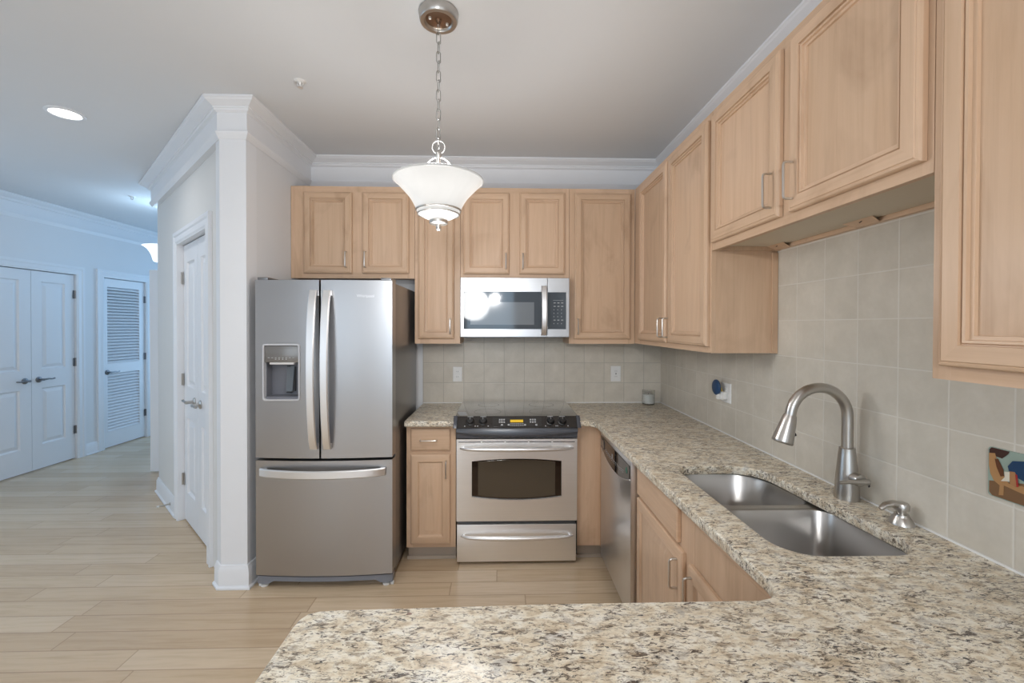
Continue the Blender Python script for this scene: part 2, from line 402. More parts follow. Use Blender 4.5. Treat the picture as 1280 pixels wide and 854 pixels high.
# wall beside the refrigerator, ending in a pilaster
struct('wall_nook', G().box(XN-0.10, XN, 2.60, YB+0.02, 0, CZ), PAINT)
pc = V((-1.588, 2.496, 0)); pe = pc + DU*0.075
struct('column_end', G().prism([(XN, 2.496, 0), pc, pe, pe-DN*0.09, (XN-0.02, 2.62, 0), (XN, 2.60, 0)], (0, 0, CZ)), TRIM, smooth=0)
U1 = 1.79
wd = G().fbox(FD, 0.945, U1, 0, CZ, -0.10, 0.03).fbox(FD, 0.08, 0.945, 2.12, CZ, -0.10, 0.03).fbox(FD, -0.22, 0.08, 0, CZ, -0.10, 0.03)
struct('wall_diagonal', wd, PAINTH, smooth=0)
ce = FD.p(U1, 0, 0.03); E2 = V((-2.5, 4.55, 0))
hd = (E2-ce).normalized(); hn = V((hd.y, -hd.x, 0))
struct('wall_hall', G().prism([ce, E2, E2+V((0.12, -0.03, 0)), ce-DU*0.12-DN*0.02], (0, 0, CZ)).box(-2.5, -2.38, 4.55, 7.12, 0, CZ), PAINTH, smooth=0)

def sweep(path, prof, closed=False):
    """profile (out, z) along a plan path; the room lies to the left of travel"""
    P = [V((p[0], p[1], 0)) for p in path]; g = G(); rings = []
    for i, p in enumerate(P):
        t0 = (p-P[i-1]).normalized() if i else None
        t1 = (P[i+1]-p).normalized() if i < len(P)-1 else None
        n0 = Z.cross(t0) if t0 else None; n1 = Z.cross(t1) if t1 else None
        if n0 is None: mv = n1
        elif n1 is None: mv = n0
        else: mv = (n0+n1)/(1+n0.dot(n1))
        rings.append([p+mv*o+Z*z for o, z in prof])
    return g.loops(rings, True, True)
C0 = CZ-0.001
CROWN = [(-0.035, C0), (0.085, C0), (0.085, CZ-0.012), (0.079, CZ-0.016), (0.074, CZ-0.022), (0.060, CZ-0.030), (0.045, CZ-0.038), (0.036, CZ-0.043),
         (0.036, CZ-0.049), (0.030, CZ-0.051), (0.028, CZ-0.060), (0.016, CZ-0.066), (0.012, CZ-0.068),
         (0.012, 2.597), (0.022, 2.594), (0.023, 2.587), (0.018, 2.575), (0.008, 2.560), (0.004, 2.553), (-0.035, 2.553)]
kc = pc + DU*((FD.p(U1, 0, 0.03)-pc).dot(DU)+0.012)
struct('trim_1', sweep([(XR, -3.99), (XR, YB), (XN, YB), (XN, 2.496), pc, kc, E2, (-2.5, 6.99), (XL, 6.99), (XL, -3.99)], CROWN), TRIM, smooth=10)
BASEP = [(-0.005, 0.001), (0.026, 0.001), (0.026, 0.012), (0.016, 0.020), (0.015, 0.105), (0.009, 0.118), (0.006, 0.130), (0.0, 0.133), (-0.005, 0.133)]
struct('baseboard_column', sweep([(XN, 2.62), (XN, 2.496), pc, pe], BASEP), TRIM)
struct('baseboard_diagonal', sweep([FD.p(1.022, 0, 0.03), FD.p(U1, 0, 0.03), E2], BASEP), TRIM)
struct('baseboard_hall', sweep([(XL, 5.215), (XL, 5.06)], BASEP), TRIM)
struct('baseboard_left', sweep([(XL, 3.97), (XL, -3.99)], BASEP), TRIM)
struct('baseboard_end', sweep([(-2.5, 4.62), (-2.5, 7.0), (XL, 7.0), (XL, 6.02)], BASEP), TRIM)

# door casings
def casing(name, f, a0, a1, top, c0=0.0, w_=0.085):
    pr = [(0.0, 0.014), (0.012, 0.020), (0.05, 0.016), (0.06, 0.022), (w_, 0.022)]
    def leg(side):
        s = -1 if side == 0 else 1; x0 = a0 if side == 0 else a1
        R = []
        for bb, mit in ((0.001, 0), (top, 1)):
            R.append([f.p(x0+s*o, bb+(o if mit else 0), c0+c) for o, c in pr] + [f.p(x0+s*w_, bb+(w_ if mit else 0), c0), f.p(x0, bb, c0)])
        return R
    g = G(); g.loops(leg(0), True, True); g.loops(leg(1), True, True)
    g.loops([[f.p(a0-o, top+o, c0+c) for o, c in pr]+[f.p(a0-w_, top+w_, c0), f.p(a0, top, c0)],
             [f.p(a1+o, top+o, c0+c) for o, c in pr]+[f.p(a1+w_, top+w_, c0), f.p(a1, top, c0)]], True, True)
    # jamb lining
    g.fbox(f, a0, a0+0.006, 0.001, top, c0-0.07, c0+0.014).fbox(f, a1-0.006, a1, 0.001, top, c0-0.07, c0+0.014).fbox(f, a0+0.006, a1-0.006, top-0.006, top, c0-0.07, c0+0.014)
    return struct(name, g, TRIM, smooth=20)
casing('trim_2', FD, 0.085, 0.94, 2.118, 0.03)
casing('trim_3', FLF, 4.062, 4.973, 2.068)
casing('trim_4', FLF, 5.297, 5.928, 2.078)

def panel_door(name, f, a0, a1, top, panels, c=0.0, th=0.035, b0=0.012):
    """door slab whose panels are sunk fields with raised centres"""
    g = G(); pa0, pa1 = panels[0][0], panels[0][1]
    g.fbox(f, a0, pa0, b0, top, c-th, c).fbox(f, pa1, a1, b0, top, c-th, c)
    z = b0
    for (_, _, p0, p1) in sorted(panels, key=lambda q: q[2]):
        g.fbox(f, pa0, pa1, z, p0, c-th, c); z = p1
        g.rects(f, pa0, pa1, p0, p1, [(0, c), (0.010, c-0.014), (0.020, c-0.014), (0.050, c-0.003)])
    g.fbox(f, pa0, pa1, z, top, c-th, c)
    return struct(name, g, TRIM, smooth=20)
def hinge(par, f, a, b_, c):
    g = G().tube([f.p(a, b_-0.045, c), f.p(a, b_+0.045, c)], 0.0065, 10).fbox(f, a-0.022, a+0.022, b_-0.045, b_+0.045, c-0.008, c-0.0045)
    return obj('hinge', g, NICKEL if f is FD else BRONZE, par)
def lever(par, f, a, b_, c, s, mat):
    g = G().lathe([(0.030, 0.0005), (0.030, 0.006), (0.024, 0.011), (0.011, 0.014), (0.011, 0.042), (0.012, 0.055)], f.p(a, b_, c), f.n, 24)
    g.tube([f.p(a, b_, c+0.050), f.p(a+s*0.02, b_+0.001, c+0.052), f.p(a+s*0.05, b_+0.004, c+0.054), f.p(a+s*0.085, b_-0.001, c+0.053), f.p(a+s*0.112, b_+0.003, c+0.050), f.p(a+s*0.118, b_+0.006, c+0.046)],
           [0.010, 0.0095, 0.008, 0.007, 0.0085, 0.005], 10)
    return obj('lever_handle', g, mat, par)
# pantry pair on the diagonal wall
dr = panel_door('door_1', FD, 0.094, 0.508, 2.105, [(0.094+0.09, 0.508-0.09, 1.04, 1.975), (0.094+0.09, 0.508-0.09, 0.23, 0.80)])
dl = panel_door('door_2', FD, 0.512, 0.931, 2.105, [(0.512+0.09, 0.931-0.09, 1.04, 1.975), (0.512+0.09, 0.931-0.09, 0.23, 0.80)])
for b_ in (1.86, 1.075, 0.30): hinge(dr, FD, 0.092, b_, 0.012)
for b_ in (1.86, 1.085, 0.32): hinge(dl, FD, 0.934, b_, 0.012)
lever(dr, FD, 0.435, 0.95, 0.0, -1, NICKEL); lever(dl, FD, 0.60, 0.95, 0.0, 1, NICKEL)
# hall closet pair and louvred door in the left wall
d3 = panel_door('door_3', FLF, 4.072, 4.516, 2.055, [(4.16, 4.41, 1.04, 1.95), (4.16, 4.41, 0.25, 0.845)], -0.012)
d4 = panel_door('door_4', FLF, 4.520, 4.963, 2.055, [(4.617, 4.862, 1.04, 1.95), (4.617, 4.862, 0.26, 0.845)], -0.012)
for b_ in (1.84, 1.085, 0.33): hinge(d4, FLF, 4.965, b_, 0.0)
lever(d3, FLF, 4.455, 0.935, -0.012, -1, BRONZE); lever(d4, FLF, 4.585, 0.935, -0.012, 1, BRONZE)
g = G(); c = -0.012
g.fbox(FLF, 5.307, 5.37, 0.012, 2.065, c-0.035, c).fbox(FLF, 5.835, 5.918, 0.012, 2.065, c-0.035, c)
for b0, b1 in ((0.012, 0.195), (0.905, 1.03), (1.965, 2.065)): g.fbox(FLF, 5.37, 5.835, b0, b1, c-0.035, c)
d5 = struct('door_5', g, TRIM, smooth=0)
for b0, b1 in ((0.195, 0.905), (1.03, 1.965)):
    n = int((b1-b0)/0.036); g = G()
    for i in range(n):
        zc = b0+(i+0.5)*(b1-b0)/n
        g.prism([FLF.p(5.37, zc-0.0165, c-0.003), FLF.p(5.37, zc-0.010, c-0.001), FLF.p(5.37, zc+0.0165, c-0.030), FLF.p(5.37, zc+0.010, c-0.032)], FLF.u*0.465)
    obj('louver_panel', g, TRIM, d5, smooth=0)
for b_ in (1.84, 1.085, 0.33): hinge(d5, FLF, 5.920, b_, 0.0)
lever(d5, FLF, 5.365, 0.925, -0.012, 1, BRONZE)
# door standing open behind the corner of the diagonal wall
FO = Fr((-2.62, 4.50, 0), (-1, 0, 0), (0, -1, 0))
d6 = panel_door('door_6', FO, 0, 0.935, 2.06, [(0.12, 0.815, 1.04, 1.94), (0.12, 0.815, 0.25, 0.84)], 0.017)

# closet shells behind the doors, unseen, added to keep sky light out
def closet(name, f, a0, a1, top, d0, d1):
    g = G().fbox(f, a0-0.06, a1+0.06, 0, top, -d1-0.05, -d1).fbox(f, a0-0.06, a0-0.01, 0, top, -d1, -d0).fbox(f, a1+0.01, a1+0.06, 0, top, -d1, -d0)
    g.fbox(f, a0-0.06, a1+0.06, top, top+0.05, -d1-0.05, -d0)
    return struct(name, g, PAINT, smooth=0)
closet('wall_closet', FLF, 4.06, 4.975, 2.3, 0.121, 0.7)
closet('wall_closet_louver', FLF, 5.295, 5.93, 2.3, 0.121, 0.7)
closet('wall_pantry', FD, 0.12, 0.94, 2.3, 0.101, 0.45)
# tiles on the kitchen walls
struct('wall_tile_back', G().box(-0.588, XR-0.001, YB-0.008, YB-0.0005, 0.908, 1.50), TILEB, smooth=0)
struct('wall_tile_right', G().box(XR-0.008, XR-0.0005, 0.30, YB-0.009, 0.908, 1.862), TILER, smooth=0)
struct('trim_5', G().box(0.497, XR-0.009, YB-0.013, YB-0.0085, 0.9085, 0.914).box(-0.585, -0.285, YB-0.013, YB-0.0085, 0.9085, 0.914).box(XR-0.013, XR-0.0085, 0.30, YB-0.014, 0.9085, 0.914), CAULK, smooth=0)

# ------------------------------------------------------------------ cabinets
DOORP = [(0.0, 0.001), (0.0, 0.013), (0.003, 0.0185), (0.008, 0.0205), (0.0095, 0.0195), (0.012, 0.0225), (0.044, 0.0225), (0.0452, 0.0155), (0.0475, 0.0150), (0.050, 0.0195), (0.055, 0.0185), (0.0565, 0.0115), (0.064, 0.0105), (0.0652, 0.0040)]
def pull(par, f, a, b0, b1, c, horiz=False, label=None):
    o = 0.028; r = 0.0042
    q = lambda t, cc: f.p(t, a, cc) if horiz else f.p(a, t, cc)
    pts = [q(b0, c), q(b0, c+o-0.008), q(b0+0.003, c+o-0.002), q(b0+0.009, c+o)] + [q(b1-0.009, c+o), q(b1-0.003, c+o-0.002), q(b1, c+o-0.008), q(b1, c)]
    return obj('handle', G().tube(pts, r, 8), NICKELD, par)
def cab_door(par, f, a0, a1, b0, b1, hand=None, prof=DOORP, raised=False):
    d = obj('door', G().rects(f, a0, a1, b0, b1, prof, cap=False, cap0=True), [WV, WH], par, smooth=25)
    i, c = prof[-1]
    if raised:
        pg = G().rects(f, a0+i, a1-i, b0+i, b1-i, [(-0.001, c-0.001), (0.004, c), (0.012, c+0.001), (0.030, c+0.008), (0.033, c+0.0085)])
    else:
        pg = G().rects(f, a0+i, a1-i, b0+i, b1-i, [(-0.001, c-0.001), (0.0, c)])
    obj('door_panel', pg, [WV, WV], d, smooth=25)
    if hand: pull(d, f, hand[0], hand[1], hand[2], prof[6][1]+0.003)
    return d
def carcass(par, f, a0, a1, b0, b1, depth, face=True, open_top=False, rec=0.022, doors=None, rails=None):
    """box of panels with a face frame round the front"""
    t = 0.018
    g = G()
    g.fbox(f, a0, a0+t, b0, b1, 0.001-depth+depth, depth-0.0205)
    g.fbox(f, a1-t, a1, b0, b1, 0.001, depth-0.0205)
    g.fbox(f, a0+t, a1-t, b0+rec, b0+rec+t, 0.001, depth-0.0205)
    if not open_top: g.fbox(f, a0+t, a1-t, b1-t, b1, 0.001, depth-0.0205)
    g.fbox(f, a0+t, a1-t, b0+rec+t, b1-(0 if open_top else t), 0.001, 0.012)
    obj('carcass', g, WV, par, smooth=0)
    s = 0.04
    dr = doors or [(a0+s-0.012, a1-s+0.012)]
    ends = [(a0, dr[0][0]+0.012, 0)] + [(p[1]-0.012, q[0]+0.012, 1) for p, q in zip(dr[:-1], dr[1:])] + [(dr[-1][1]-0.012, a1, 0)]
    r0, r1 = (rails or (b0+s, b1-s))
    for x0, x1, mid in ends:
        obj('stile', G().fbox(f, x0, x1, r0 if mid else b0, r1 if mid else b1, depth-0.020, depth), WV, par, smooth=0)
    for z0, z1 in ((b0, r0), (r1, b1)):
        obj('rail', G().fbox(f, ends[0][1], ends[-1][0], z0, z1, depth-0.020, depth-0.0001), WH, par, smooth=0)
TOP = 2.46
UD, RD = 0.305, 0.308
FUB = Fr((0, YB-UD, 0), (1, 0, 0), (0, -1, 0)); FUR = Fr((XR-RD, 0, 0), (0, -1, 0), (-1, 0, 0))
def cat_up(label, loc, g='upper wall cabinets'): return thing('wall_cabinet', label, 'cabinet', loc, g)
# back wall, left to right
A = cat_up('maple wall cabinet with two short doors above the refrigerator', (-1.0, YB, 1.827))
carcass(A, FBK, -1.438, -0.592, 1.827, TOP, UD, doors=[(-1.345, -1.018), (-0.948, -0.629)])
cab_door(A, FUB, -1.345, -1.018, 1.858, 2.416, (-1.052, 1.90, 2.005)); cab_door(A, FUB, -0.948, -0.629, 1.860, 2.416, (-0.922, 1.90, 2.005))
Bc = cat_up('tall narrow one-door maple wall cabinet between refrigerator and microwave', (-0.43, YB, 1.376))
carcass(Bc, FBK, -0.590, -0.277, 1.376, TOP, UD, doors=[(-0.565, -0.317)])
cab_door(Bc, FUB, -0.565, -0.317, 1.409, 2.418, (-0.342, 1.445, 1.55))
Cc = cat_up('short two-door maple wall cabinet directly above the microwave', (0.1, YB, 1.829))
carcass(Cc, FBK, -0.275, 0.483, 1.829, TOP, UD, doors=[(-0.254, 0.064), (0.134, 0.451)])
cab_door(Cc, FUB, -0.254, 0.064, 1.858, 2.420, (0.040, 1.895, 2.0)); cab_door(Cc, FUB, 0.134, 0.451, 1.860, 2.424, (0.158, 1.895, 2.0))
Dc = cat_up('tall one-door maple wall cabinet in the corner right of the microwave', (0.72, YB, 1.376))
carcass(Dc, FBK, 0.485, 0.946, 1.376, TOP, UD, doors=[(0.519, 0.912)])
cab_door(Dc, FUB, 0.519, 0.912, 1.409, 2.424, (0.541, 1.445, 1.55))
# right wall, far to near (a = -y)
Ec = cat_up('tall maple wall cabinet on the right wall with two doors and exposed side', (XR, 2.45, 1.380))
carcass(Ec, FRT, -3.012, -1.912, 1.380, TOP, RD, doors=[(-2.878, -2.400), (-2.376, -1.925)])
cab_door(Ec, FUR, -2.878, -2.400, 1.409, 2.424, (-2.43, 1.44, 1.545)); cab_door(Ec, FUR, -2.376, -1.925, 1.409, 2.424, (-2.352, 1.44, 1.545))
obj('scribe_strip', G().fbox(FRT, -1.9115, -1.904, 1.380, 1.83, 0.010, 0.034), WV, Ec)
Fc = cat_up('short maple wall cabinet hung high above the sink, two doors', (XR, 1.42, 1.838))
carcass(Fc, FRT, -1.908, -0.922, 1.838, TOP, RD, doors=[(-1.888, -1.425), (-1.372, -0.936)])
cab_door(Fc, FUR, -1.888, -1.425, 1.868, 2.424, (-1.452, 1.905, 2.02)); cab_door(Fc, FUR, -1.372, -0.936, 1.868, 2.424, (-1.345, 1.905, 2.02))
obj('underside_panel', G().fbox(FRT, -1.888, -0.942, 1.855, 1.8595, 0.03, RD-0.021), UNDER, Fc, smooth=0)
obj('hanging_rail', G().fbox(FRT, -1.888, -0.942, 1.840, 1.8595, 0.0085, 0.028), WH, Fc, smooth=0)
for a in (-1.845, -1.41):
    g = G().prism([FRT.p(a-0.045, 1.8405, 0.0285), FRT.p(a+0.045, 1.8405, 0.0285), FRT.p(a+0.06, 1.8545, 0.066), FRT.p(a-0.06, 1.8545, 0.066)], FRT.n*0.004)
    bk = obj('corner_block', g, WH, Fc, smooth=0)
    obj('staple', G().tube([FRT.p(a-0.010, 1.850, 0.050), FRT.p(a-0.004, 1.847, 0.056), FRT.p(a+0.008, 1.850, 0.058)], 0.0014, 6), BLACK, bk)
Gc = cat_up('nearest tall maple wall cabinet at the right edge, one large door', (XR, 0.62, 1.388))
carcass(Gc, FRT, -0.920, -0.32, 1.388, TOP, RD, doors=[(-0.893, -0.36)])
cab_door(Gc, FUR, -0.893, -0.36, 1.418, 2.424, (-0.39, 1.45, 1.56))

# base cabinets
BD = 0.582; BZ0, BZ1 = 0.095, 0.8725
H = thing('base_cabinet', 'narrow maple base cabinet with one drawer between refrigerator and range', 'cabinet', (-0.43, YB, 0), 'base cabinets')
carcass(H, FBK, -0.588, -0.278, BZ0, BZ1, BD)
obj('rail', G().fbox(FBK, -0.548, -0.318, 0.69, 0.72, BD-0.02, BD-0.0001), WH, H, smooth=0)
obj('toe_kick', G().fbox(FBK, -0.586, -0.280, 0.001, BZ0, 0.05, BD-0.05), TOEK, H, smooth=0)
obj('base_shoe', G().fbox(FBK, -0.592, -0.280, 0.001, 0.02, BD-0.0495, BD-0.035), TOEK, H, smooth=0)
FH = Fr((0, YB-BD, 0), (1, 0, 0), (0, -1, 0))
dw_ = obj('drawer', G().rects(FH, -0.560, -0.312, 0.714, 0.852, [(0, 0.001), (0, 0.012), (0.004, 0.017), (0.010, 0.019), (0.014, 0.019)], cap0=True), [WH, WH], H, smooth=25)
pull(dw_, FH, 0.783, -0.497, -0.392, 0.018, True)
BDOOR = [(0.0, 0.001), (0.0, 0.012), (0.003, 0.0165), (0.008, 0.0185), (0.012, 0.020), (0.046, 0.020), (0.049, 0.0165), (0.052, 0.012), (0.056, 0.010)]
cab_door(H, FH, -0.560, -0.312, 0.124, 0.690, (-0.336, 0.545, 0.65), BDOOR, True)
# hand the drawn-out filler right of the range
K = thing('corner_cabinet', 'plain maple corner filler cabinet between range and dishwasher', 'cabinet', (0.9, YB, 0), 'base cabinets')
g = G().fbox(FBK, 0.496, 0.514, BZ0, BZ1, 0.01, BD-0.021).fbox(FBK, 0.514, XR-0.02, BZ0, BZ0+0.018, 0.01, BD-0.021).fbox(FBK, 0.514, XR-0.02, BZ0+0.018, BZ1, 0.01, 0.02)
obj('carcass', g, WV, K, smooth=0)
obj('filler_panel', G().fbox(FBK, 0.496, 0.664, BZ0, BZ1, BD-0.020, BD), WV, K, smooth=0)
obj('return_panel', G().box(0.644, 0.664, 2.632, YB-BD-0.0005, BZ0, BZ1), WV, K, smooth=0)
obj('toe_kick', G().fbox(FBK, 0.498, 0.70, 0.001, BZ0-0.0005, BD-0.06, BD-0.045), TOEK, K, smooth=0)
obj('base_shoe', G().fbox(FBK, 0.498, 0.69, 0.001, 0.02, BD-0.0445, BD-0.03), TOEK, K, smooth=0)
# sink base on the right wall
SX = 0.66; SD = XR-SX
S = thing('sink_cabinet', 'maple sink base cabinet with two doors next to the dishwasher', 'cabinet', (XR, 1.5, 0), 'base cabinets')
carcass(S, FRT, -2.012, -0.93, BZ0, BZ1, SD, open_top=True, doors=[(-2.000, -1.545), (-1.450, -0.960)])
obj('rail', G().fbox(FRT, -1.99, -1.55, 0.685, 0.735, SD-0.02, SD-0.0001), WH, S, smooth=0)
FS = Fr((SX, 0, 0), (0, -1, 0), (-1, 0, 0))
obj('toe_kick', G().fbox(FRT, -2.010, -0.93, 0.001, BZ0-0.0005, SD-0.075, SD-0.06), TOEK, S, smooth=0)
ff = obj('false_drawer', G().rects(FS, -2.000, -1.545, 0.715, 0.860, [(0, 0.001), (0, 0.012), (0.004, 0.017), (0.012, 0.019), (0.016, 0.019)], cap0=True), [WH, WH], S, smooth=25)
obj('false_front', G().fbox(FS, -1.4375, -0.972, 0.64, 0.8315, -0.019, -0.0006), WV, S, smooth=0)
cab_door(S, FS, -2.000, -1.500, 0.124, 0.700, (-1.535, 0.555, 0.66), BDOOR, True)
cab_door(S, FS, -1.450, -0.960, 0.124, 0.690, (-1.476+0.06, 0.555, 0.66), BDOOR, True)
# peninsula base behind the slab
FP = Fr((0, 0.33, 0), (-1, 0, 0), (0, 1, 0))
Pn = thing('peninsula_cabinet', 'maple peninsula base cabinet carrying the front granite slab', 'cabinet', (0.2, 0.33, 0), 'base cabinets')
carcass(Pn, FP, -0.62, 0.33, BZ0, BZ1, 0.54, doors=[(-0.600, -0.172), (-0.128, 0.31)])
FPD = Fr((0, 0.87, 0), (-1, 0, 0), (0, 1, 0))
cab_door(Pn, FPD, -0.600, -0.172, 0.124, 0.850, (-0.198, 0.70, 0.80), BDOOR, True); cab_door(Pn, FPD, -0.128, 0.31, 0.124, 0.850, (-0.10, 0.70, 0.80), BDOOR, True)
obj('back_panel', G().box(-0.335, XR-0.002, 0.312, 0.3285, 0.001, BZ1), WV, Pn, smooth=0)
obj('toe_kick', G().box(-0.328, 0.62, 0.78, 0.79, 0.001, BZ0-0.0005), TOEK, Pn, smooth=0)

# ------------------------------------------------------------------ granite
def rounded(pts):
    """[(x, y, radius)] -> outline with arcs at the corners"""
    out = []; n = len(pts)
    for i in range(n):
        p = V((*pts[i][:2], 0)); r = pts[i][2]
        if r <= 0: out.append(p); continue
        a = (V((*pts[i-1][:2], 0))-p).normalized(); b_ = (V((*pts[(i+1) % n][:2], 0))-p).normalized()
        ang = a.angle(b_); d = r/math.tan(ang/2); bis = (a+b_).normalized(); c = p+bis*(r/math.sin(ang/2))
        s = p+a*d; e = p+b_*d; k = max(4, int(r*120))
        v0, v1 = s-c, e-c; th = v0.angle(v1); ax = v0.cross(v1).normalized()
        for j in range(k+1): out.append(c+Matrix.Rotation(th*j/k, 3, ax) @ v0)
    return out
SLAB0, SLAB1 = 0.8735, 0.9085
def slab(name, outlines, label, z0=SLAB0, z1=SLAB1, mat=None, loc=(0, 0, 0)):
    cu = bpy.data.curves.new(name, 'CURVE'); cu.dimensions = '2D'; cu.fill_mode = 'BOTH'
    cu.bevel_depth = 0.005; cu.bevel_resolution = 2; cu.offset = -0.005; cu.extrude = (z1-z0)/2-0.005
    for pts in outlines:
        sp = cu.splines.new('POLY'); sp.points.add(len(pts)-1); sp.use_cyclic_u = True
        for q, p in zip(sp.points, pts): q.co = (p.x, p.y, 0, 1)
    t = bpy.data.objects.new(name, cu); sc.collection.objects.link(t)
    me = bpy.data.meshes.new_from_object(t.evaluated_get(bpy.context.evaluated_depsgraph_get()))
    bpy.data.objects.remove(t)
    bm = bmesh.new(); bm.from_mesh(me)
    bmesh.ops.translate(bm, verts=bm.verts, vec=(0, 0, (z0+z1)/2))
    g = G(); g.bm.free(); g.bm = bm
    return tag(obj(name, g, mat or GRAN, loc=loc, smooth=40), label, 'countertop', 'granite countertops')
HOLE = rounded([(0.735, 1.795, 0.06), (1.078, 1.800, 0.12), (1.128, 1.088, 0.09), (0.742, 1.088, 0.10)])
slab('countertop', [rounded([(-0.586, YB-0.0085, 0), (-0.592, 2.682, 0.008), (-0.285, 2.682, 0.004), (-0.285, YB-0.0085, 0)])],
     'small speckled granite countertop left of the range', loc=(-0.44, 3.0, SLAB0))
slab('countertop', [rounded([(0.503, YB-0.0085, 0), (0.503, 2.682, 0.004), (0.594, 2.682, 0.07), (0.605, 1.86, 0), (0.628, 0.9935, 0), (XR-0.0085, 0.9935, 0), (XR-0.0085, YB-0.0085, 0)]), HOLE],
     'long granite countertop along the right wall with the sink cut-out', loc=(0.93, 2.0, SLAB0))
slab('countertop', [[V((-0.408, 0.25, 0)), V((XR-0.0085, 0.25, 0)), V((XR-0.0085, 0.9925, 0)), V((0.628, 0.9925, 0)), V((0.624, 0.965, 0)), V((0.612, 0.940, 0)), V((0.592, 0.923, 0)), V((0.560, 0.915, 0)),
                     V((0.13, 0.914, 0)), V((-0.33, 0.904, 0)), V((-0.372, 0.901, 0)), V((-0.393, 0.893, 0)), V((-0.403, 0.876, 0)), V((-0.406, 0.85, 0))]],
     'broad granite peninsula slab across the foreground', loc=(0.4, 0.6, SLAB0))

# ------------------------------------------------------------------ sink, faucet, soap pump
sk = thing('sink', 'undermount stainless steel sink with two bowls', 'sink', (0.94, 1.44, 0.66))
def scale_out(pts, d):
    c = sum(pts, V())/len(pts)
    return [c + (p-c)*(1+d/((p-c).length)) for p in pts]
far = rounded([(0.760, 1.835, 0.065), (1.085, 1.835, 0.13), (1.125, 1.502, 0.055), (0.765, 1.502, 0.055)])
near = rounded([(0.770, 1.468, 0.055), (1.130, 1.468, 0.055), (1.148, 1.075, 0.10), (0.748, 1.075, 0.11)])
def bowl(o, z0, z1):
    R = [[p+Z*z0 for p in scale_out(o, 0.012)], [p+Z*z0 for p in o], [p+Z*(z0-0.004) for p in scale_out(o, -0.003)], [p+Z*(z1+0.035) for p in scale_out(o, -0.012)], [p+Z*(z1+0.010) for p in scale_out(o, -0.022)], [p+Z*(z1+0.002) for p in scale_out(o, -0.040)], [p+Z*z1 for p in scale_out(o, -0.075)]]
    c = sum(o, V())/len(o)
    R.append([c+Z*(z1-0.003)+(p-c).normalized()*0.045 for p in o])
    return G().loops(R, False, True), c
for nme, o in (('bowl', far), ('bowl', near)):
    g, c = bowl(o, 0.8655, 0.685)
    bo = obj(nme, g, STEELS, sk, smooth=60)
    obj('drain', G().lathe([(0.043, 0.0), (0.043, 0.004), (0.034, 0.0045), (0.030, 0.001), (0.008, 0.001), (0.006, 0.006)], (c.x, c.y, 0.6825)), NICKEL, bo)
rg = G()
rg.box(0.765, 1.122, 1.4700, 1.5000, 0.8615, 0.8652)
fl = rounded([(0.70, 1.85, 0.08), (1.14, 1.85, 0.14), (1.175, 1.035, 0.12), (0.70, 1.035, 0.12)])
for o, sgn in ((far, 1), (near, -1)):
    oo = scale_out(o, 0.034); ii = scale_out(o, 0.0015)
    rg.loops([[p+Z*0.8662 for p in ii], [p+Z*0.8668 for p in oo], [p+Z*0.8726 for p in oo] if False else [p+Z*0.8650 for p in oo]])
obj('rim', rg, STEELS, sk, smooth=40)

fx, fy, fz = 1.197, 1.453, SLAB1+0.0005
fa = thing('faucet', 'brushed nickel gooseneck kitchen faucet with pull-down spray head', 'faucet', (fx, fy, fz))
obj('body', G().lathe([(0.037, 0), (0.037, 0.006), (0.0355, 0.03), (0.034, 0.06), (0.030, 0.105), (0.0255, 0.150), (0.0235, 0.170), (0.0235, 0.174), (0.019, 0.176)], (fx, fy, fz)), NICKEL, fa, smooth=50)
ac = V((1.097, fy, 1.190))
pts = [V((fx, fy, 1.080)), V((fx, fy, 1.13))] + arc(ac, (1, 0, 0), (0, 0, 1), 0.100, 0, PI*0.96, 22)
e0 = pts[-1]; dr_ = (pts[-1]-pts[-2]).normalized(); pts.append(e0+dr_*0.01)
obj('spout', G().tube(pts, 0.0172, 20), NICKEL, fa, smooth=60)
dr_ = V((-0.30, 0, -1)).normalized(); hs = pts[-1]-dr_*0.004
sh = obj('spray_head', G().lathe([(0.0195, 0), (0.021, 0.006), (0.0235, 0.02), (0.028, 0.055), (0.0325, 0.090), (0.033, 0.096), (0.030, 0.099), (0.026, 0.097)], hs, dr_), NICKEL, fa, smooth=50)
bp = hs+dr_*0.060
obj('spray_button', G().lathe([(0.007, 0.0), (0.007, 0.003), (0.004, 0.005)], bp+V((0.028, -0.004, -0.008)), V((0.95, 0, 0.29)), 12), BLACK, sh)
hb = obj('handle_hub', G().lathe([(0.021, 0.020), (0.021, 0.048), (0.0195, 0.053), (0.010, 0.056)], (fx, fy, 0.987), V((0.10, -1, 0)), 24), NICKEL, fa, smooth=50)
hp = V((fx+0.006, fy-0.064, 0.987))
obj('lever', G().tube([hp+V((-0.085, 0, -0.001)), hp+V((-0.05, 0, 0.001)), hp, hp+V((0.014, 0, 0))], [0.0055, 0.0065, 0.010, 0.010], 12), NICKEL, hb, smooth=60)
obj('indicator', G().lathe([(0.004, 0.0), (0.004, 0.002)], hp+V((0.012, -0.004, -0.012)), V((0.3, -0.9, -0.3)), 10), BLACK, hb)
sp_ = thing('soap_dispenser', 'small brushed nickel soap pump beside the faucet', 'soap dispenser', (1.208, 1.262, SLAB1+0.0005))
obj('base', G().lathe([(0.032, 0), (0.031, 0.004), (0.022, 0.020), (0.018, 0.026), (0.018, 0.030)], (1.208, 1.262, SLAB1+0.0005)), NICKEL, sp_, smooth=50)
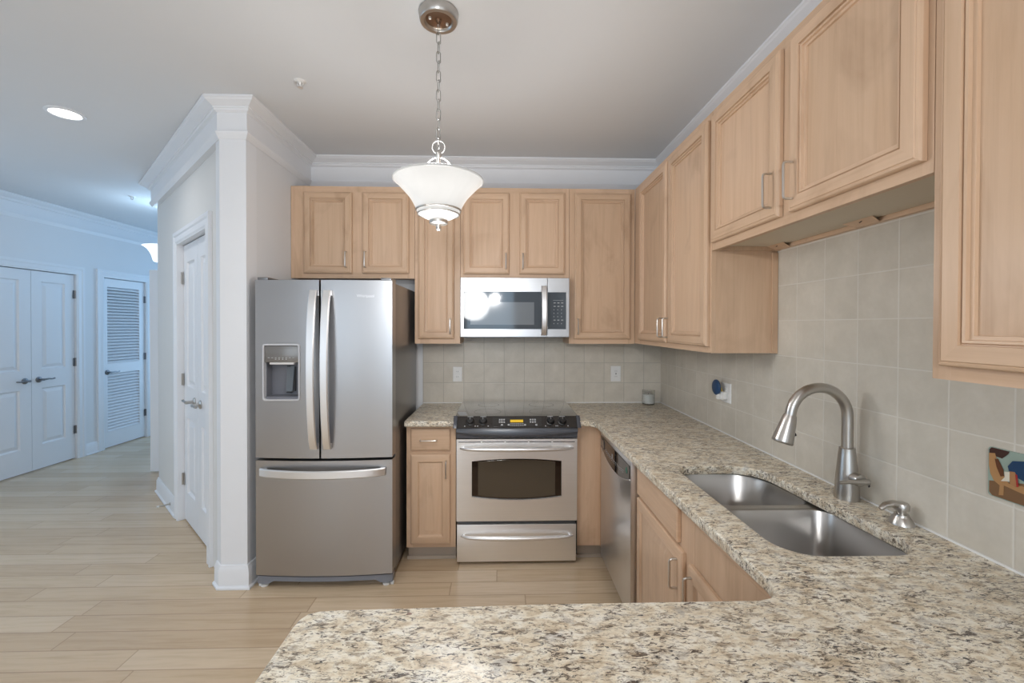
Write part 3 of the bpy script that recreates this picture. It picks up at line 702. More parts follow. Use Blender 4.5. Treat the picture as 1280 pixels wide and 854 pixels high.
obj('pump_head', G().lathe([(0.012, 0.030), (0.012, 0.040), (0.019, 0.042), (0.020, 0.056), (0.017, 0.062), (0.006, 0.064)], (1.208, 1.262, SLAB1+0.0005)).tube([(1.205, 1.262, 0.964), (1.180, 1.262, 0.969), (1.158, 1.262, 0.965), (1.143, 1.262, 0.953)], [0.011, 0.0105, 0.009, 0.0065], 12), NICKEL, sp_, smooth=50)

# ------------------------------------------------------------------ refrigerator
FXC, FHW = -1.0005, 0.3855
def fy_(x, y0=2.486, bulge=0.022): return y0 - bulge*(1-((x-FXC)/FHW)**2) + 0.0
def curved_slab(x0, x1, z0, z1, yb, hole=None, n=14):
    g = G(); e = 0.006
    xs = [x0+(x1-x0)*i/n for i in range(n+1)]
    if hole: xs = sorted(set(xs+[hole[0], hole[1]]))
    zs = [z0, z1] if not hole else [z0, hole[2], hole[3], z1]
    vf = {}
    def v(x, z):
        k = (round(x, 5), round(z, 5))
        if k not in vf: vf[k] = g.bm.verts.new((x, fy_(x), z))
        return vf[k]
    for i in range(len(xs)-1):
        for j in range(len(zs)-1):
            if hole and hole[0]-1e-6 <= xs[i] and xs[i+1] <= hole[1]+1e-6 and j == 1: continue
            g.bm.faces.new((v(xs[i], zs[j]), v(xs[i+1], zs[j]), v(xs[i+1], zs[j+1]), v(xs[i], zs[j+1])))
    ring = [(x, z0) for x in xs] + [(x1, z) for z in zs[1:]] + [(x, z1) for x in reversed(xs[:-1])] + [(x0, z) for z in reversed(zs[1:-1])]
    bv = [g.bm.verts.new((x, yb, z)) for x, z in ring]
    for i in range(len(ring)):
        j = (i+1) % len(ring)
        g.bm.faces.new((v(*ring[i]), v(*ring[j]), bv[j], bv[i]))
    g.bm.faces.new(bv)
    return g
fr_ = thing('refrigerator', 'stainless french-door refrigerator with water dispenser and bottom freezer drawer', 'refrigerator', (FXC, 2.9, 0))
obj('case', G().box(-1.384, -0.617, 2.575, 3.20, 0.045, 1.748), GREYP, fr_, bev=0.004)
DH = (-1.326, -1.134, 1.083, 1.388)
d1 = obj('door', curved_slab(-1.386, -1.0195, 0.748, 1.757, 2.566, DH), STEELF, fr_, smooth=20)
d2 = obj('door', curved_slab(-1.0085, -0.615, 0.748, 1.757, 2.566), STEELF, fr_, smooth=20)
dz = obj('freezer_drawer', curved_slab(-1.386, -0.615, 0.078, 0.733, 2.566, n=24), STEELF, fr_, smooth=20)
obj('door_gasket', G().box(-1.376, -0.625, 2.567, 2.5745, 0.09, 1.74), BLACK, fr_)
def fhandle(par, pts, side, w_): return obj('handle', G().bar(pts, side, (0, 1, 0), w_, 0.018), HANDLE, par, smooth=40)
for par, xc, s in ((d1, -1.043, 1), (d2, -0.968, -1)):
    P = []
    for i in range(21):
        t = i/20; z = 1.698-(1.698-0.805)*t; k = math.sin(PI*t)**0.6
        P.append(V((xc - 0.004*s*0, fy_(xc)-0.016-0.050*k, z)))
    g = G().bar(P, (1, 0, 0), (0, 1, 0), 0.043, 0.018)
    g.box(xc-0.019, xc+0.019, fy_(xc)-0.02, fy_(xc)+0.004, 1.668, 1.697).box(xc-0.019, xc+0.019, fy_(xc)-0.02, fy_(xc)+0.004, 0.806, 0.835)
    obj('handle', g, HANDLE, par, smooth=40)
P = []
for i in range(25):
    t = i/24; x = -1.352+(0.703)*t; k = math.sin(PI*t)**0.6
    P.append(V((x, fy_(x)-0.014-0.045*k, 0.672)))
g = G().bar(P, (0, 0, 1), (0, 1, 0), 0.044, 0.018).box(-1.350, -1.32, fy_(-1.335)-0.02, fy_(-1.335)+0.006, 0.654, 0.690).box(-0.680, -0.651, fy_(-0.665)-0.02, fy_(-0.665)+0.006, 0.654, 0.690)
obj('handle', g, HANDLE, dz, smooth=40)
yd = fy_(-1.23)
FF = Fr((0, yd, 0), (1, 0, 0), (0, -1, 0))
def rr(f, a0, a1, b0, b1, r, c, k=5):
    o = []
    for (ca, cb, t0) in ((a1-r, b0+r, -PI/2), (a1-r, b1-r, 0), (a0+r, b1-r, PI/2), (a0+r, b0+r, PI)):
        for i in range(k+1): o.append(f.p(ca+r*math.cos(t0+PI/2*i/k), cb+r*math.sin(t0+PI/2*i/k), c))
    return o
g = G().loops([rr(FF, -1.335, -1.125, 1.074, 1.397, 0.016, -0.012), rr(FF, -1.335, -1.125, 1.074, 1.397, 0.016, 0.009), rr(FF, -1.332, -1.128, 1.077, 1.394, 0.014, 0.012), rr(FF, -1.326, -1.134, 1.083, 1.388, 0.010, 0.012), rr(FF, -1.324, -1.136, 1.085, 1.386, 0.010, -0.012)])
obj('dispenser_frame', g, plain('pale_bezel', (0.62, 0.62, 0.64), 0.35, 0.3), d1)
obj('dispenser_controls', G().fbox(FF, -1.3235, -1.1365, 1.292, 1.3855, -0.02, 0.004), plain('dispenser_fascia', (0.23, 0.22, 0.21), 0.25, 0.6), d1, bev=0.002)
mg = G()
for i in range(8):
    a = -1.310+0.0195*i; mg.fbox(FF, a+0.003, a+0.014, 1.316, 1.3195, 0.0042, 0.0046)
    if i in (2, 3, 4, 5): mg.fbox(FF, a+0.004, a+0.012, 1.307, 1.312, 0.0042, 0.0046)
obj('printed_icons', mg, MARK, d1)
obj('dispenser_nozzle', G().fbox(FF, -1.296, -1.160, 1.279, 1.2915, -0.05, 0.008), plain('nozzle_plastic', (0.62, 0.61, 0.60), 0.4), d1, bev=0.004)
cg = G()
cg.fbox(FF, -1.3255, -1.1345, 1.084, 1.387, -0.0755, -0.072).fbox(FF, -1.3258, -1.322, 1.084, 1.387, -0.072, -0.012).fbox(FF, -1.138, -1.1342, 1.084, 1.387, -0.072, -0.012).fbox(FF, -1.322, -1.138, 1.084, 1.098, -0.072, -0.002)
obj('dispenser_recess', cg, plain('recess_plastic', (0.16, 0.165, 0.19), 0.4), d1, smooth=0)
pg = G().prism([FF.p(-1.232, 1.265, -0.062), FF.p(-1.190, 1.265, -0.062), FF.p(-1.193, 1.120, -0.045), FF.p(-1.230, 1.120, -0.045)], (0, 0.006, 0))
obj('dispenser_paddle', pg, plain('paddle_plastic', (0.13, 0.15, 0.17), 0.3), d1)
obj('paddle_slot', G().fbox(FF, -1.188, -1.183, 1.12, 1.262, -0.071, -0.060).fbox(FF, -1.228, -1.215, 1.262, 1.268, -0.071, -0.055).fbox(FF, -1.228, -1.2, 1.112, 1.118, -0.071, -0.045), BLACK, d1)
FLG = Fr((0, fy_(-0.762), 0), (1, 0, 0.0), (0, -1, 0))
text('brand_lettering', 'Whirlpool', plain('logo_silver', (0.80, 0.81, 0.83), 0.35, 0.2), d2, Fr((-0.762, fy_(-0.762)-0.0006, 0), (1, (fy_(-0.72)-fy_(-0.80))/0.08, 0), (0, -1, 0)), 0, 1.668, 0.0, 0.0165)
gg = G()
top_ = [(x, 0.073) for x in [-1.383+0.7655*i/16 for i in range(17)]]
def gy(x): return fy_(x)+0.012
rings = []
for i in range(25):
    x = -1.384+0.767*i/24; ed = 1 if (x < -1.30 or x > -0.70) else 0
    z0 = 0.022 if (x < -1.30 or x > -0.70) else 0.040
    rings.append([V((x, gy(x), z0)), V((x, gy(x), 0.066)), V((x, gy(x)+0.05, 0.066)), V((x, gy(x)+0.05, z0))])
obj('base_grille', gg.loops(rings, True, True), GRILLE, fr_, smooth=0)
for x in (-1.352, -0.655):
    obj('foot', G().lathe([(0.020, 0.0005), (0.022, 0.004), (0.022, 0.012), (0.009, 0.014), (0.009, 0.0215)], (x, 2.515, 0), Z, 16).lathe([(0.012, 0.0), (0.012, 0.016)], (x-0.028 if x < -1 else x+0.026, 2.515, 0.009), V((1, 0, 0)), 12), WHITEP, fr_)
for x in (-1.352, -0.655): obj('hinge_cover', G().box(x-0.03, x+0.03, 2.50, 2.62, 1.7585, 1.775), GREYP, fr_, bev=0.004)
for x in (-1.35, -0.65): obj('rear_roller', G().lathe([(0.02, -0.012), (0.0225, -0.008), (0.0225, 0.008), (0.02, 0.012)], (x, 3.12, 0.023), V((1, 0, 0)), 16), BLACK, fr_)

# ------------------------------------------------------------------ range
rg_ = thing('range', 'stainless slide-in electric range with black glass cooktop and front controls', 'stove', (0.109, 2.98, 0))
RX0, RX1 = -0.272, 0.490
RY = 2.695
FRg = Fr((0, RY, 0), (1, 0, 0), (0, -1, 0))
obj('body', G().box(RX0+0.004, RX1-0.004, RY+0.045, 3.29, 0.045, 0.905), DKGREY, rg_, bev=0.003)
ct = G().prism([(RX0-0.008, 2.722, 0.9095), (RX1+0.008, 2.722, 0.9095), (RX1+0.008, 3.255, 0.9095), (RX0-0.008, 3.255, 0.9095)], (0, 0, 0.0215))
obj('cooktop', ct, COOKG, rg_, bev=0.004)
bg = G()
for x, y, r in ((-0.08, 2.86, 0.09), (0.30, 2.86, 0.105), (-0.08, 3.11, 0.075), (0.30, 3.11, 0.09)):
    bg.loops([[V((x+q*math.cos(2*PI*k/48), y+q*math.sin(2*PI*k/48), 0.93125)) for k in range(48)] for q in (r, r-0.003)])
obj('burner_marks', bg, plain('burner_ring_print', (0.055, 0.055, 0.058), 0.12), rg_)
# sloping control panel with end caps
PT, PB = V((0, 2.7205, 0.931)), V((0, 2.668, 0.868))
def cpt(x, t, out=0.0):
    nrm = V((0, -(0.931-0.868), (2.7205-2.668))).normalized()
    return V((x, 0, 0)) + PT.lerp(PB, t) + nrm*out
cp = obj('control_panel', G().loops([[cpt(RX0+0.008, 0), cpt(RX0+0.008, 1), V((RX0+0.008, 2.735, 0.868)), V((RX0+0.008, 2.735, 0.9305))], [cpt(RX1-0.008, 0), cpt(RX1-0.008, 1), V((RX1-0.008, 2.735, 0.868)), V((RX1-0.008, 2.735, 0.9305))]], True, True), plain('control_panel_black', (0.018, 0.014, 0.012), 0.12, 0, 0.7), rg_, smooth=0)
for x0, x1 in ((RX0-0.016, RX0+0.0075), (RX1-0.0075, RX1+0.016)):
    obj('end_cap', G().loops([[cpt(x, -0.02, 0.004), cpt(x, 0.5, 0.010), cpt(x, 1.05, 0.006), V((x, 2.7210, 0.866)), V((x, 2.7210, 0.932))] for x in (x0, x1)], True, True), DKGREY, rg_, bev=0.002)
nrm = (cpt(0, 0, 1)-cpt(0, 0, 0)).normalized()
for x in (-0.184, -0.104, 0.318, 0.393):
    kb = obj('knob', G().lathe([(0.026, 0.0005), (0.026, 0.004), (0.021, 0.006), (0.019, 0.020), (0.017, 0.023), (0.008, 0.0235)], cpt(x, 0.48), nrm, 24).prism([cpt(x-0.004, 0.26, 0.0236), cpt(x+0.004, 0.26, 0.0236), cpt(x+0.004, 0.72, 0.0236), cpt(x-0.004, 0.72, 0.0236)], nrm*0.004), BLACK, cp)
    obj('knob_pointer', G().prism([cpt(x-0.0012, 0.26, 0.0278), cpt(x+0.0012, 0.26, 0.0278), cpt(x+0.0012, 0.45, 0.0278), cpt(x-0.0012, 0.45, 0.0278)], nrm*0.0005), MARK, kb)
def patch(g, x0, x1, t0, t1, o0=0.0003, o1=0.0012): return g.prism([cpt(x0, t0, o0), cpt(x1, t0, o0), cpt(x1, t1, o0), cpt(x0, t1, o0)], nrm*(o1-o0))
obj('display_window', patch(G(), -0.045, 0.262, 0.10, 0.88), BLACKG, cp)
obj('clock_display', patch(G(), 0.066, 0.147, 0.32, 0.54, 0.0014, 0.0020), AMBER, cp)
g = G()
for x in (-0.005, 0.188):
    for i in range(3):
        for j in range(2): patch(g, x+0.014*i, x+0.014*i+0.010, 0.25+0.2*j, 0.38+0.2*j, 0.0014, 0.002)
for i in range(10): patch(g, 0.066+i*0.0085, 0.066+i*0.0085+0.006, 0.63, 0.70, 0.0014, 0.002); patch(g, 0.066+i*0.0085, 0.066+i*0.0085+0.006, 0.78, 0.84, 0.0014, 0.002)
for x in (0.050, 0.152, 0.008, 0.222): patch(g, x, x+0.012, 0.68, 0.82, 0.0014, 0.002)
for x in (-0.184, -0.104, 0.318, 0.393): patch(g, x-0.036, x-0.029, 0.80, 0.88, 0.0004, 0.001); patch(g, x+0.029, x+0.036, 0.80, 0.88, 0.0004, 0.001); patch(g, x-0.018, x+0.018, 0.02, 0.07, 0.0004, 0.001)
obj('printed_legends', g, MARK, cp)
# dark apron with a bowed lip
g = G(); rings = []
for i in range(25):
    x = RX0+0.002+(RX1-RX0-0.004)*i/24; k = 1-((x-0.109)/0.381)**2
    y0 = 2.682-0.016*k
    rings.append([V((x, 2.735, 0.866)), V((x, y0+0.002, 0.866)), V((x, y0-0.002, 0.858)), V((x, y0-0.004, 0.840-0.016*k)), V((x, y0+0.006, 0.830-0.020*k)), V((x, 2.690, 0.824-0.020*k)), V((x, 2.692, 0.800)), V((x, 2.735, 0.800))])
obj('apron', g.loops(rings, True, True), DKGREY, rg_, smooth=30)
# oven door
WIN_T = lambda x: 0.653+0.016*(1-((x-0.108)/0.281)**2)
WIN_B = lambda x: 0.430-0.021*(1-((x-0.108)/0.281)**2)
g = G(); X0, X1, Z0, Z1 = RX0+0.003, RX1-0.003, 0.277, 0.792
wx = [-0.174+0.563*i/16 for i in range(17)]
def col(xa, xb, za0, za1, zb0, zb1):
    g.bm.faces.new([g.bm.verts.new(p) for p in ((xa, RY, za0), (xb, RY, zb0), (xb, RY, zb1), (xa, RY, za1))])
col(X0, wx[0], Z0, Z1, Z0, Z1); col(wx[-1], X1, Z0, Z1, Z0, Z1)
for a, b_ in zip(wx[:-1], wx[1:]):
    col(a, b_, Z0, WIN_B(a), Z0, WIN_B(b_)); col(a, b_, WIN_T(a), Z1, WIN_T(b_), Z1)
lip = [V((x, RY, WIN_B(x))) for x in wx]+[V((x, RY, WIN_T(x))) for x in reversed(wx)]
g.loops([lip, [p+V((0, 0.010, 0)) for p in lip]])
edge = [V((X0, RY, Z0)), V((X1, RY, Z0)), V((X1, RY, Z1)), V((X0, RY, Z1))]
g.loops([edge, [p+V((0, 0.044, 0)) for p in edge]], False, True)
od = obj('oven_door', g, STEEL, rg_, smooth=0)
obj('window_border', G().prism([p+V((0, 0.0095, 0)) for p in lip], (0, 0.003, 0)), OVENB, od, smooth=0)
lip2 = [V((x, RY, WIN_B(x)+0.012)) for x in [-0.135+0.485*i/16 for i in range(17)]]+[V((x, RY, WIN_T(x)-0.010)) for x in reversed([-0.135+0.485*i/16 for i in range(17)])]
obj('window_glass', G().prism([p+V((0, 0.0075, 0)) for p in lip2], (0, 0.0018, 0)), OVENG, od, smooth=0)
g = G()
for i in range(5):
    x = X0+0.013+i*0.1475; g.box(x, x+0.138, RY-0.0012, RY+0.002, 0.772, 0.7765)
obj('vent_slot', g, BLACK, od, smooth=0)
def rhandle(par, z, xa, xb):
    P = []; R = []
    for i in range(25):
        t = i/24; x = xa+(xb-xa)*t; k = math.sin(PI*t)
        P.append(V((x, RY-0.012-0.048*k**0.5, z+0.004*k))); R.append(0.006+0.0085*k**0.5)
    g = G().tube(P, R, 12).tube([(xa+0.018, RY+0.002, z), (xa+0.020, RY-0.026, z+0.001)], 0.007, 8).tube([(xb-0.018, RY+0.002, z), (xb-0.020, RY-0.026, z+0.001)], 0.007, 8)
    return obj('handle', g, HANDLE, par, smooth=60)
rhandle(od, 0.738, -0.244, 0.462)
wdw = obj('warming_drawer', G().box(RX0+0.006, RX1-0.008, RY, RY+0.044, 0.022, 0.256), STEEL, rg_, bev=0.004)
rhandle(wdw, 0.190, -0.240, 0.458)
obj('side_trim', G().box(RX1-0.0075, RX1-0.001, RY+0.006, RY+0.044, 0.06, 0.276), BLACK, rg_)
for x in (RX0+0.05, RX1-0.05):
    for y in (RY+0.07, 3.2): obj('foot', G().lathe([(0.018, 0.0005), (0.018, 0.01), (0.008, 0.012), (0.008, 0.0445)], (x, y, 0), Z, 14), BLACK, rg_)

# ------------------------------------------------------------------ microwave
MY = 2.94
FM = Fr((0, MY, 0), (1, 0, 0), (0, -1, 0))
STEELM = steel('microwave_stainless', (0.44, 0.44, 0.445), 0.30, 'x')
mw = thing('microwave', 'over-the-range stainless microwave mounted under the short cabinet', 'microwave', (0.104, 3.1, 1.424))
obj('case', G().box(-0.266, 0.474, MY+0.022, YB-0.009, 1.428, 1.826), BLACK, mw, smooth=0)
def holed(f, a0, a1, b0, b1, h, c, back):
    """flat panel with a rectangular opening"""
    g = G(); g.loops([[f.p(a0, b0, back), f.p(a1, b0, back), f.p(a1, b1, back), f.p(a0, b1, back)], [f.p(a0, b0, c-0.002), f.p(a1, b0, c-0.002), f.p(a1, b1, c-0.002), f.p(a0, b1, c-0.002)],
                      [f.p(a0+0.002, b0+0.002, c), f.p(a1-0.002, b0+0.002, c), f.p(a1-0.002, b1-0.002, c), f.p(a0+0.002, b1-0.002, c)],
                      [f.p(h[0], h[2], c), f.p(h[1], h[2], c), f.p(h[1], h[3], c), f.p(h[0], h[3], c)], [f.p(h[0], h[2], c-0.006), f.p(h[1], h[2], c-0.006), f.p(h[1], h[3], c-0.006), f.p(h[0], h[3], c-0.006)]], True, False)
    return g
md = obj('door', holed(FM, -0.268, 0.3215, 1.424, 1.828, (-0.246, 0.3205, 1.478, 1.733), 0.0, -0.0205), STEELM, mw, smooth=20)
obj('door_glass', G().fbox(FM, -0.2455, 0.3200, 1.4785, 1.7325, -0.006, -0.0008), MICROG, md, smooth=0)
obj('door_window', G().fbox(FM, -0.202, 0.233, 1.508, 1.662, -0.0007, 0.0001), MICROW, md, smooth=0)
P = [V((0.298, MY-0.014-0.036*math.sin(PI*i/16)**0.6, 1.772-0.336*i/16)) for i in range(17)]
obj('handle', G().bar(P, (1, 0, 0), (0, 1, 0), 0.036, 0.016).box(0.283, 0.313, MY-0.016, MY+0.0005, 1.742, 1.770).box(0.283, 0.313, MY-0.016, MY+0.0005, 1.438, 1.466), HANDLE, md, smooth=40)
mc = obj('control_panel', holed(FM, 0.3235, 0.474, 1.424, 1.828, (0.3245, 0.452, 1.478, 1.731), 0.0, -0.0205), STEELM, mw, smooth=20)
obj('keypad', G().fbox(FM, 0.3250, 0.4515, 1.4785, 1.7305, -0.006, -0.0008), MICROG, mc, smooth=0)
g = G()
g.fbox(FM, 0.362, 0.432, 1.6745, 1.6765, -0.0007, -0.0002)
for r in range(7):
    z = 1.658-0.0235*r
    for k in range(3):
        a = 0.366+0.026*k; g.fbox(FM, a, a+(0.014 if r in (0, 1, 5) else 0.005), z-0.003, z+0.003, -0.0007, -0.0002)
obj('printed_keys', g, MARK, mc, smooth=0)
obj('bottom_grille', G().box(-0.25, 0.455, 2.97, 3.25, 1.4205, 1.4275), DKGREY, mw, smooth=0)

# ------------------------------------------------------------------ dishwasher
DY0, DY1, DX = 2.021, 2.624, 0.62
FDW = Fr((DX, 0, 0), (0, -1, 0), (-1, 0, 0))
dwh = thing('dishwasher', 'stainless dishwasher with black control strip under the right countertop', 'dishwasher', (0.9, 2.32, 0))
obj('tub', G().box(0.668, 1.20, DY0+0.006, DY1-0.006, 0.02, 0.868), GREYP, dwh, smooth=0)
dd = obj('door', G().box(DX, 0.666, DY0, DY1, 0.10, 0.860), plain('dishwasher_stainless', (0.72, 0.72, 0.725), 0.3, 1.0), dwh, bev=0.006)
n = 20
low = [FDW.p(-DY1+0.012+(DY1-DY0-0.024)*i/n, 0.772-0.052*(1-(2*i/n-1)**2), 0.0006) for i in range(n+1)]
up_ = [FDW.p(-DY0-0.012, 0.834, 0.0006), FDW.p(-DY1+0.012, 0.834, 0.0006)]
cs = obj('control_strip', G().prism(low+up_, FDW.n*0.003), BLACKG, dd, smooth=0)
lw2 = [p-Z*0.004+FDW.n*0.001 for p in low]
obj('strip_trim', G().tube(lw2, 0.0032, 6), HANDLE, dd)
obj('pocket_handle', G().prism([FDW.p(-DY1+0.04, 0.825, 0.0038), FDW.p(-DY1+0.04, 0.785, 0.0038), FDW.p(-DY1+0.10, 0.772, 0.0038), FDW.p(-DY1+0.10, 0.822, 0.0038)], FDW.n*0.004), GREYP, cs)
g = G()
for i in range(14):
    a = -DY1+0.13+0.027*i; dz_ = -0.052*(1-(2*(a+DY1)/(DY1-DY0)-1)**2)*0.45
    g.fbox(FDW, a, a+0.016, 0.795+dz_, 0.799+dz_, 0.0038, 0.0042).fbox(FDW, a, a+0.010, 0.784+dz_, 0.788+dz_, 0.0038, 0.0042)
g.fbox(FDW, -2.35, -2.335, 0.775, 0.80, 0.0038, 0.0042)
obj('printed_legends', g, MARK, cs)
obj('energy_badge', G().lathe([(0.015, 0), (0.015, 0.0006)], FDW.p(-DY0-0.055, 0.800, 0.0038), FDW.n, 20), GREENP, cs)
obj('toe_panel', G().box(0.70, 0.712, DY0+0.004, DY1-0.004, 0.001, 0.098), BLACK, dwh, smooth=0)

# ------------------------------------------------------------------ pendant lamp over the peninsula
px, py = -0.25, 1.765
pd = thing('pendant_lamp', 'flared white glass pendant lamp hanging on a chain above the peninsula', 'lamp', (px, py, CZ))
can = obj('canopy', G().lathe([(0.078, -0.0005), (0.080, -0.006), (0.076, -0.034), (0.073, -0.038), (0.058, -0.038), (0.055, -0.030), (0.052, -0.028)], (px, py, CZ), Z, 40, True, True), NICKEL, pd, smooth=40)
obj('canopy_plate', G().lathe([(0.052, -0.0285), (0.046, -0.030), (0.012, -0.031), (0.010, -0.042), (0.004, -0.044)], (px, py, CZ), Z, 32), BROWNC, can, smooth=40)
for s in (-1, 1): obj('canopy_screw', G().lathe([(0.006, -0.0305), (0.006, -0.038), (0.003, -0.040)], (px+0.032*s, py+0.018*s, CZ), Z, 12), WIREM, can)
z = CZ-0.040; LK = 0.047; i = 0
while z > 2.258:
    a = 0 if i % 2 else PI/2
    d = V((math.cos(a+0.5), math.sin(a+0.5), 0)); c = V((px, py, z-LK/2)); h, r = LK/2-0.0085, 0.0085
    pts = arc(c+Z*h, d, Z, r, 0, PI, 6)+arc(c-Z*h, d, Z, r, PI, 2*PI, 6)
    obj('chain_link', G().tube(pts, 0.0018, 6, closed=True), CHAINM, pd, smooth=60)
    z -= LK-0.0085; i += 1
zr = z+0.004
obj('top_ring', G().tube([V((px, py, 2.224))+V((0.026*math.cos(2*PI*k/20), 0.010*math.sin(2*PI*k/20)*0, 0.026*math.sin(2*PI*k/20))) for k in range(20)], 0.0022, 8, closed=True).tube([(px, py, z+0.010), (px, py, 2.249)], 0.002, 6), WIREM, pd, smooth=60)
obj('stem', G().lathe([(0.004, 2.205), (0.012, 2.200), (0.013, 2.185), (0.010, 2.178), (0.0085, 2.174), (0.0085, 2.02), (0.006, 2.015)], (px, py, 0), Z, 16).tube([(px+0.006, py, 2.175), (px+0.010, py, 2.05)], 0.0025, 6), NICKELD, pd, smooth=50)
hoop = arc((px, py, 2.085), (1, 0, 0), (0, 0, 1), 0.068, 0.0, PI, 18)
hoop = [V((px+(p.x-px)*1.0, p.y, 2.085+(p.z-2.085)*1.45)) for p in hoop]
obj('hoop', G().tube([V((px+0.080, py, 1.97))]+hoop+[V((px-0.080, py, 1.97))], 0.003, 8), WIREM, pd, smooth=60)
prof = [(0.180, 2.090), (0.171, 2.079), (0.150, 2.057), (0.133, 2.039), (0.118, 2.022), (0.106, 2.004), (0.098, 1.989), (0.090, 1.972), (0.085, 1.960), (0.078, 1.950), (0.058, 1.938), (0.034, 1.930)]
inner = [(r-0.005, zz+0.003) for r, zz in reversed(prof)]
obj('glass_shade', G().lathe(prof+inner, (px, py, 0), Z, 48, False, False), SHADE, pd, smooth=70)
obj('shade_lip', G().tube([V((px+0.1785*math.cos(2*PI*k/48), py+0.1785*math.sin(2*PI*k/48), 2.089)) for k in range(48)], 0.0045, 8, closed=True), lamp_glass('lit_glass_lip', (0.86, 0.86, 0.85), 0.35), pd, smooth=70)
obj('band_ring', G().tube([V((px+0.0885*math.cos(2*PI*k/40), py+0.0885*math.sin(2*PI*k/40), 1.968)) for k in range(40)], 0.0042, 8, closed=True), NICKELD, pd, smooth=70)
obj('band_ring', G().tube([V((px+0.083*math.cos(2*PI*k/40), py+0.083*math.sin(2*PI*k/40), 1.952)) for k in range(40)], 0.003, 8, closed=True), NICKELD, pd, smooth=70)
obj('finial', G().lathe([(0.012, 1.940), (0.037, 1.927), (0.037, 1.915), (0.030, 1.911), (0.0105, 1.910), (0.0105, 1.890), (0.007, 1.886)], (px, py, 0), Z, 24), NICKELD, pd, smooth=40)
obj('bulb', G().lathe([(0.010, 2.012), (0.020, 2.03), (0.024, 2.045), (0.018, 2.062), (0.006, 2.068)], (px+0.04, py, 0), Z, 16).lathe([(0.010, 2.012), (0.020, 2.03), (0.024, 2.045), (0.018, 2.062), (0.006, 2.068)], (px-0.04, py, 0), Z, 16), BULB, pd, smooth=60)
def point(name, loc, power, col, r=0.05):
    l = bpy.data.lights.new(name, 'POINT'); l.energy = power; l.color = col; l.shadow_soft_size = r
    o = bpy.data.objects.new(name, l); sc.collection.objects.link(o); o.location = loc
    return o
point('pendant_glow', (px, py, 2.16), 4.5, WARM, 0.06)
point('pendant_down', (px, py, 1.70), 16, WARM, 0.15)

# light of the dining chandelier behind the viewer (it mirrors in the microwave door)
for dx, dy in ((-0.16, 0.0), (0.10, 0.10), (0.06, -0.12)): point('chandelier_bulb', (-0.17+dx, -1.6+dy, 1.98), 26, WARM, 0.05)
# recessed can light in view, then added ceiling lamps
def can_light(x, y, label, power):
    t = thing('ceiling_light', label, 'ceiling light', (x, y, CZ), 'recessed ceiling lights')
    obj('trim_ring', G().lathe([(0.092, -0.0005), (0.092, -0.004), (0.086, -0.008), (0.074, -0.008), (0.070, -0.002)], (x, y, CZ), Z, 36, False, False), TRIM, t, smooth=40)
    obj('lens', G().lathe([(0.071, -0.0025), (0.060, -0.004), (0.01, -0.005)], (x, y, CZ), Z, 32), CANE, t)
    area('ceiling_disk', (x, y, CZ-0.012), (0, 0, 0), 0.14, 0.14, power, WARM, 150, 'DISK')
can_light(-2.595, 2.66, 'lit recessed ceiling light left of the pantry wall', 3)
for x, y, pw in ((-0.9, 1.2, 3), (-2.6, -0.6, 6)): area('ceiling_disk', (x, y, CZ-0.012), (0, 0, 0), 0.14, 0.14, pw, WARM, 150, 'DISK')  # lamps out of view, without fixtures, added to brighten the room

# hall lamp, half hidden behind the pantry corner
hx, hy = -3.50, 4.62
hl = thing('hall_lamp', 'bright white glass bowl lamp in the hall, half hidden by the wall', 'lamp', (hx, hy, CZ))
obj('canopy', G().lathe([(0.07, -0.0005), (0.07, -0.02), (0.02, -0.03), (0.010, -0.035), (0.010, -0.46), (0.02, -0.47)], (hx, hy, CZ), Z, 24), NICKEL, hl, smooth=40)
obj('glass_bowl', G().lathe([(0.190, 2.318), (0.178, 2.312), (0.150, 2.290), (0.128, 2.255), (0.112, 2.215), (0.102, 2.175), (0.095, 2.160), (0.05, 2.148), (0.012, 2.146), (0.012, 2.152), (0.09, 2.166), (0.107, 2.22), (0.145, 2.295), (0.186, 2.318)], (hx, hy, 0), Z, 40, False, False), HALLG, hl, smooth=70)
obj('finial', G().lathe([(0.006, 2.16), (0.02, 2.1455), (0.02, 2.135), (0.006, 2.125)], (hx, hy, 0), Z, 16), NICKEL, hl)
point('hall_glow', (hx, hy, 2.44), 7, (0.45, 0.72, 1.0), 0.08)
point('hall_down', (hx, hy, 2.05), 2.5, (0.33, 0.64, 1.0), 0.08)

# sprinklers
def sprinkler(x, y, label):
    t = thing('fire_sprinkler', label, 'sprinkler', (x, y, CZ), 'ceiling sprinklers')
    obj('escutcheon', G().lathe([(0.030, -0.0005), (0.028, -0.003), (0.014, -0.006), (0.010, -0.007)], (x, y, CZ), Z, 24), WHITEP, t, smooth=40)
    obj('frame_arms', G().tube([(x-0.010, y, CZ-0.006), (x-0.015, y, CZ-0.017), (x-0.004, y, CZ-0.030)], 0.003, 6).tube([(x+0.010, y, CZ-0.006), (x+0.015, y, CZ-0.017), (x+0.004, y, CZ-0.030)], 0.003, 6).lathe([(0.007, -0.006), (0.007, -0.013), (0.004, -0.02), (0.004, -0.032)], (x, y, CZ), Z, 12), WIREM, t)
    obj('deflector', G().lathe([(0.003, -0.0325), (0.015, -0.033), (0.015, -0.0342), (0.003, -0.035)], (x, y, CZ), Z, 20), WIREM, t)
sprinkler(-1.035, 2.275, 'small white fire sprinkler on the kitchen ceiling near the pilaster')
sprinkler(-3.62, 4.36, 'fire sprinkler on the hall ceiling beyond the can light')

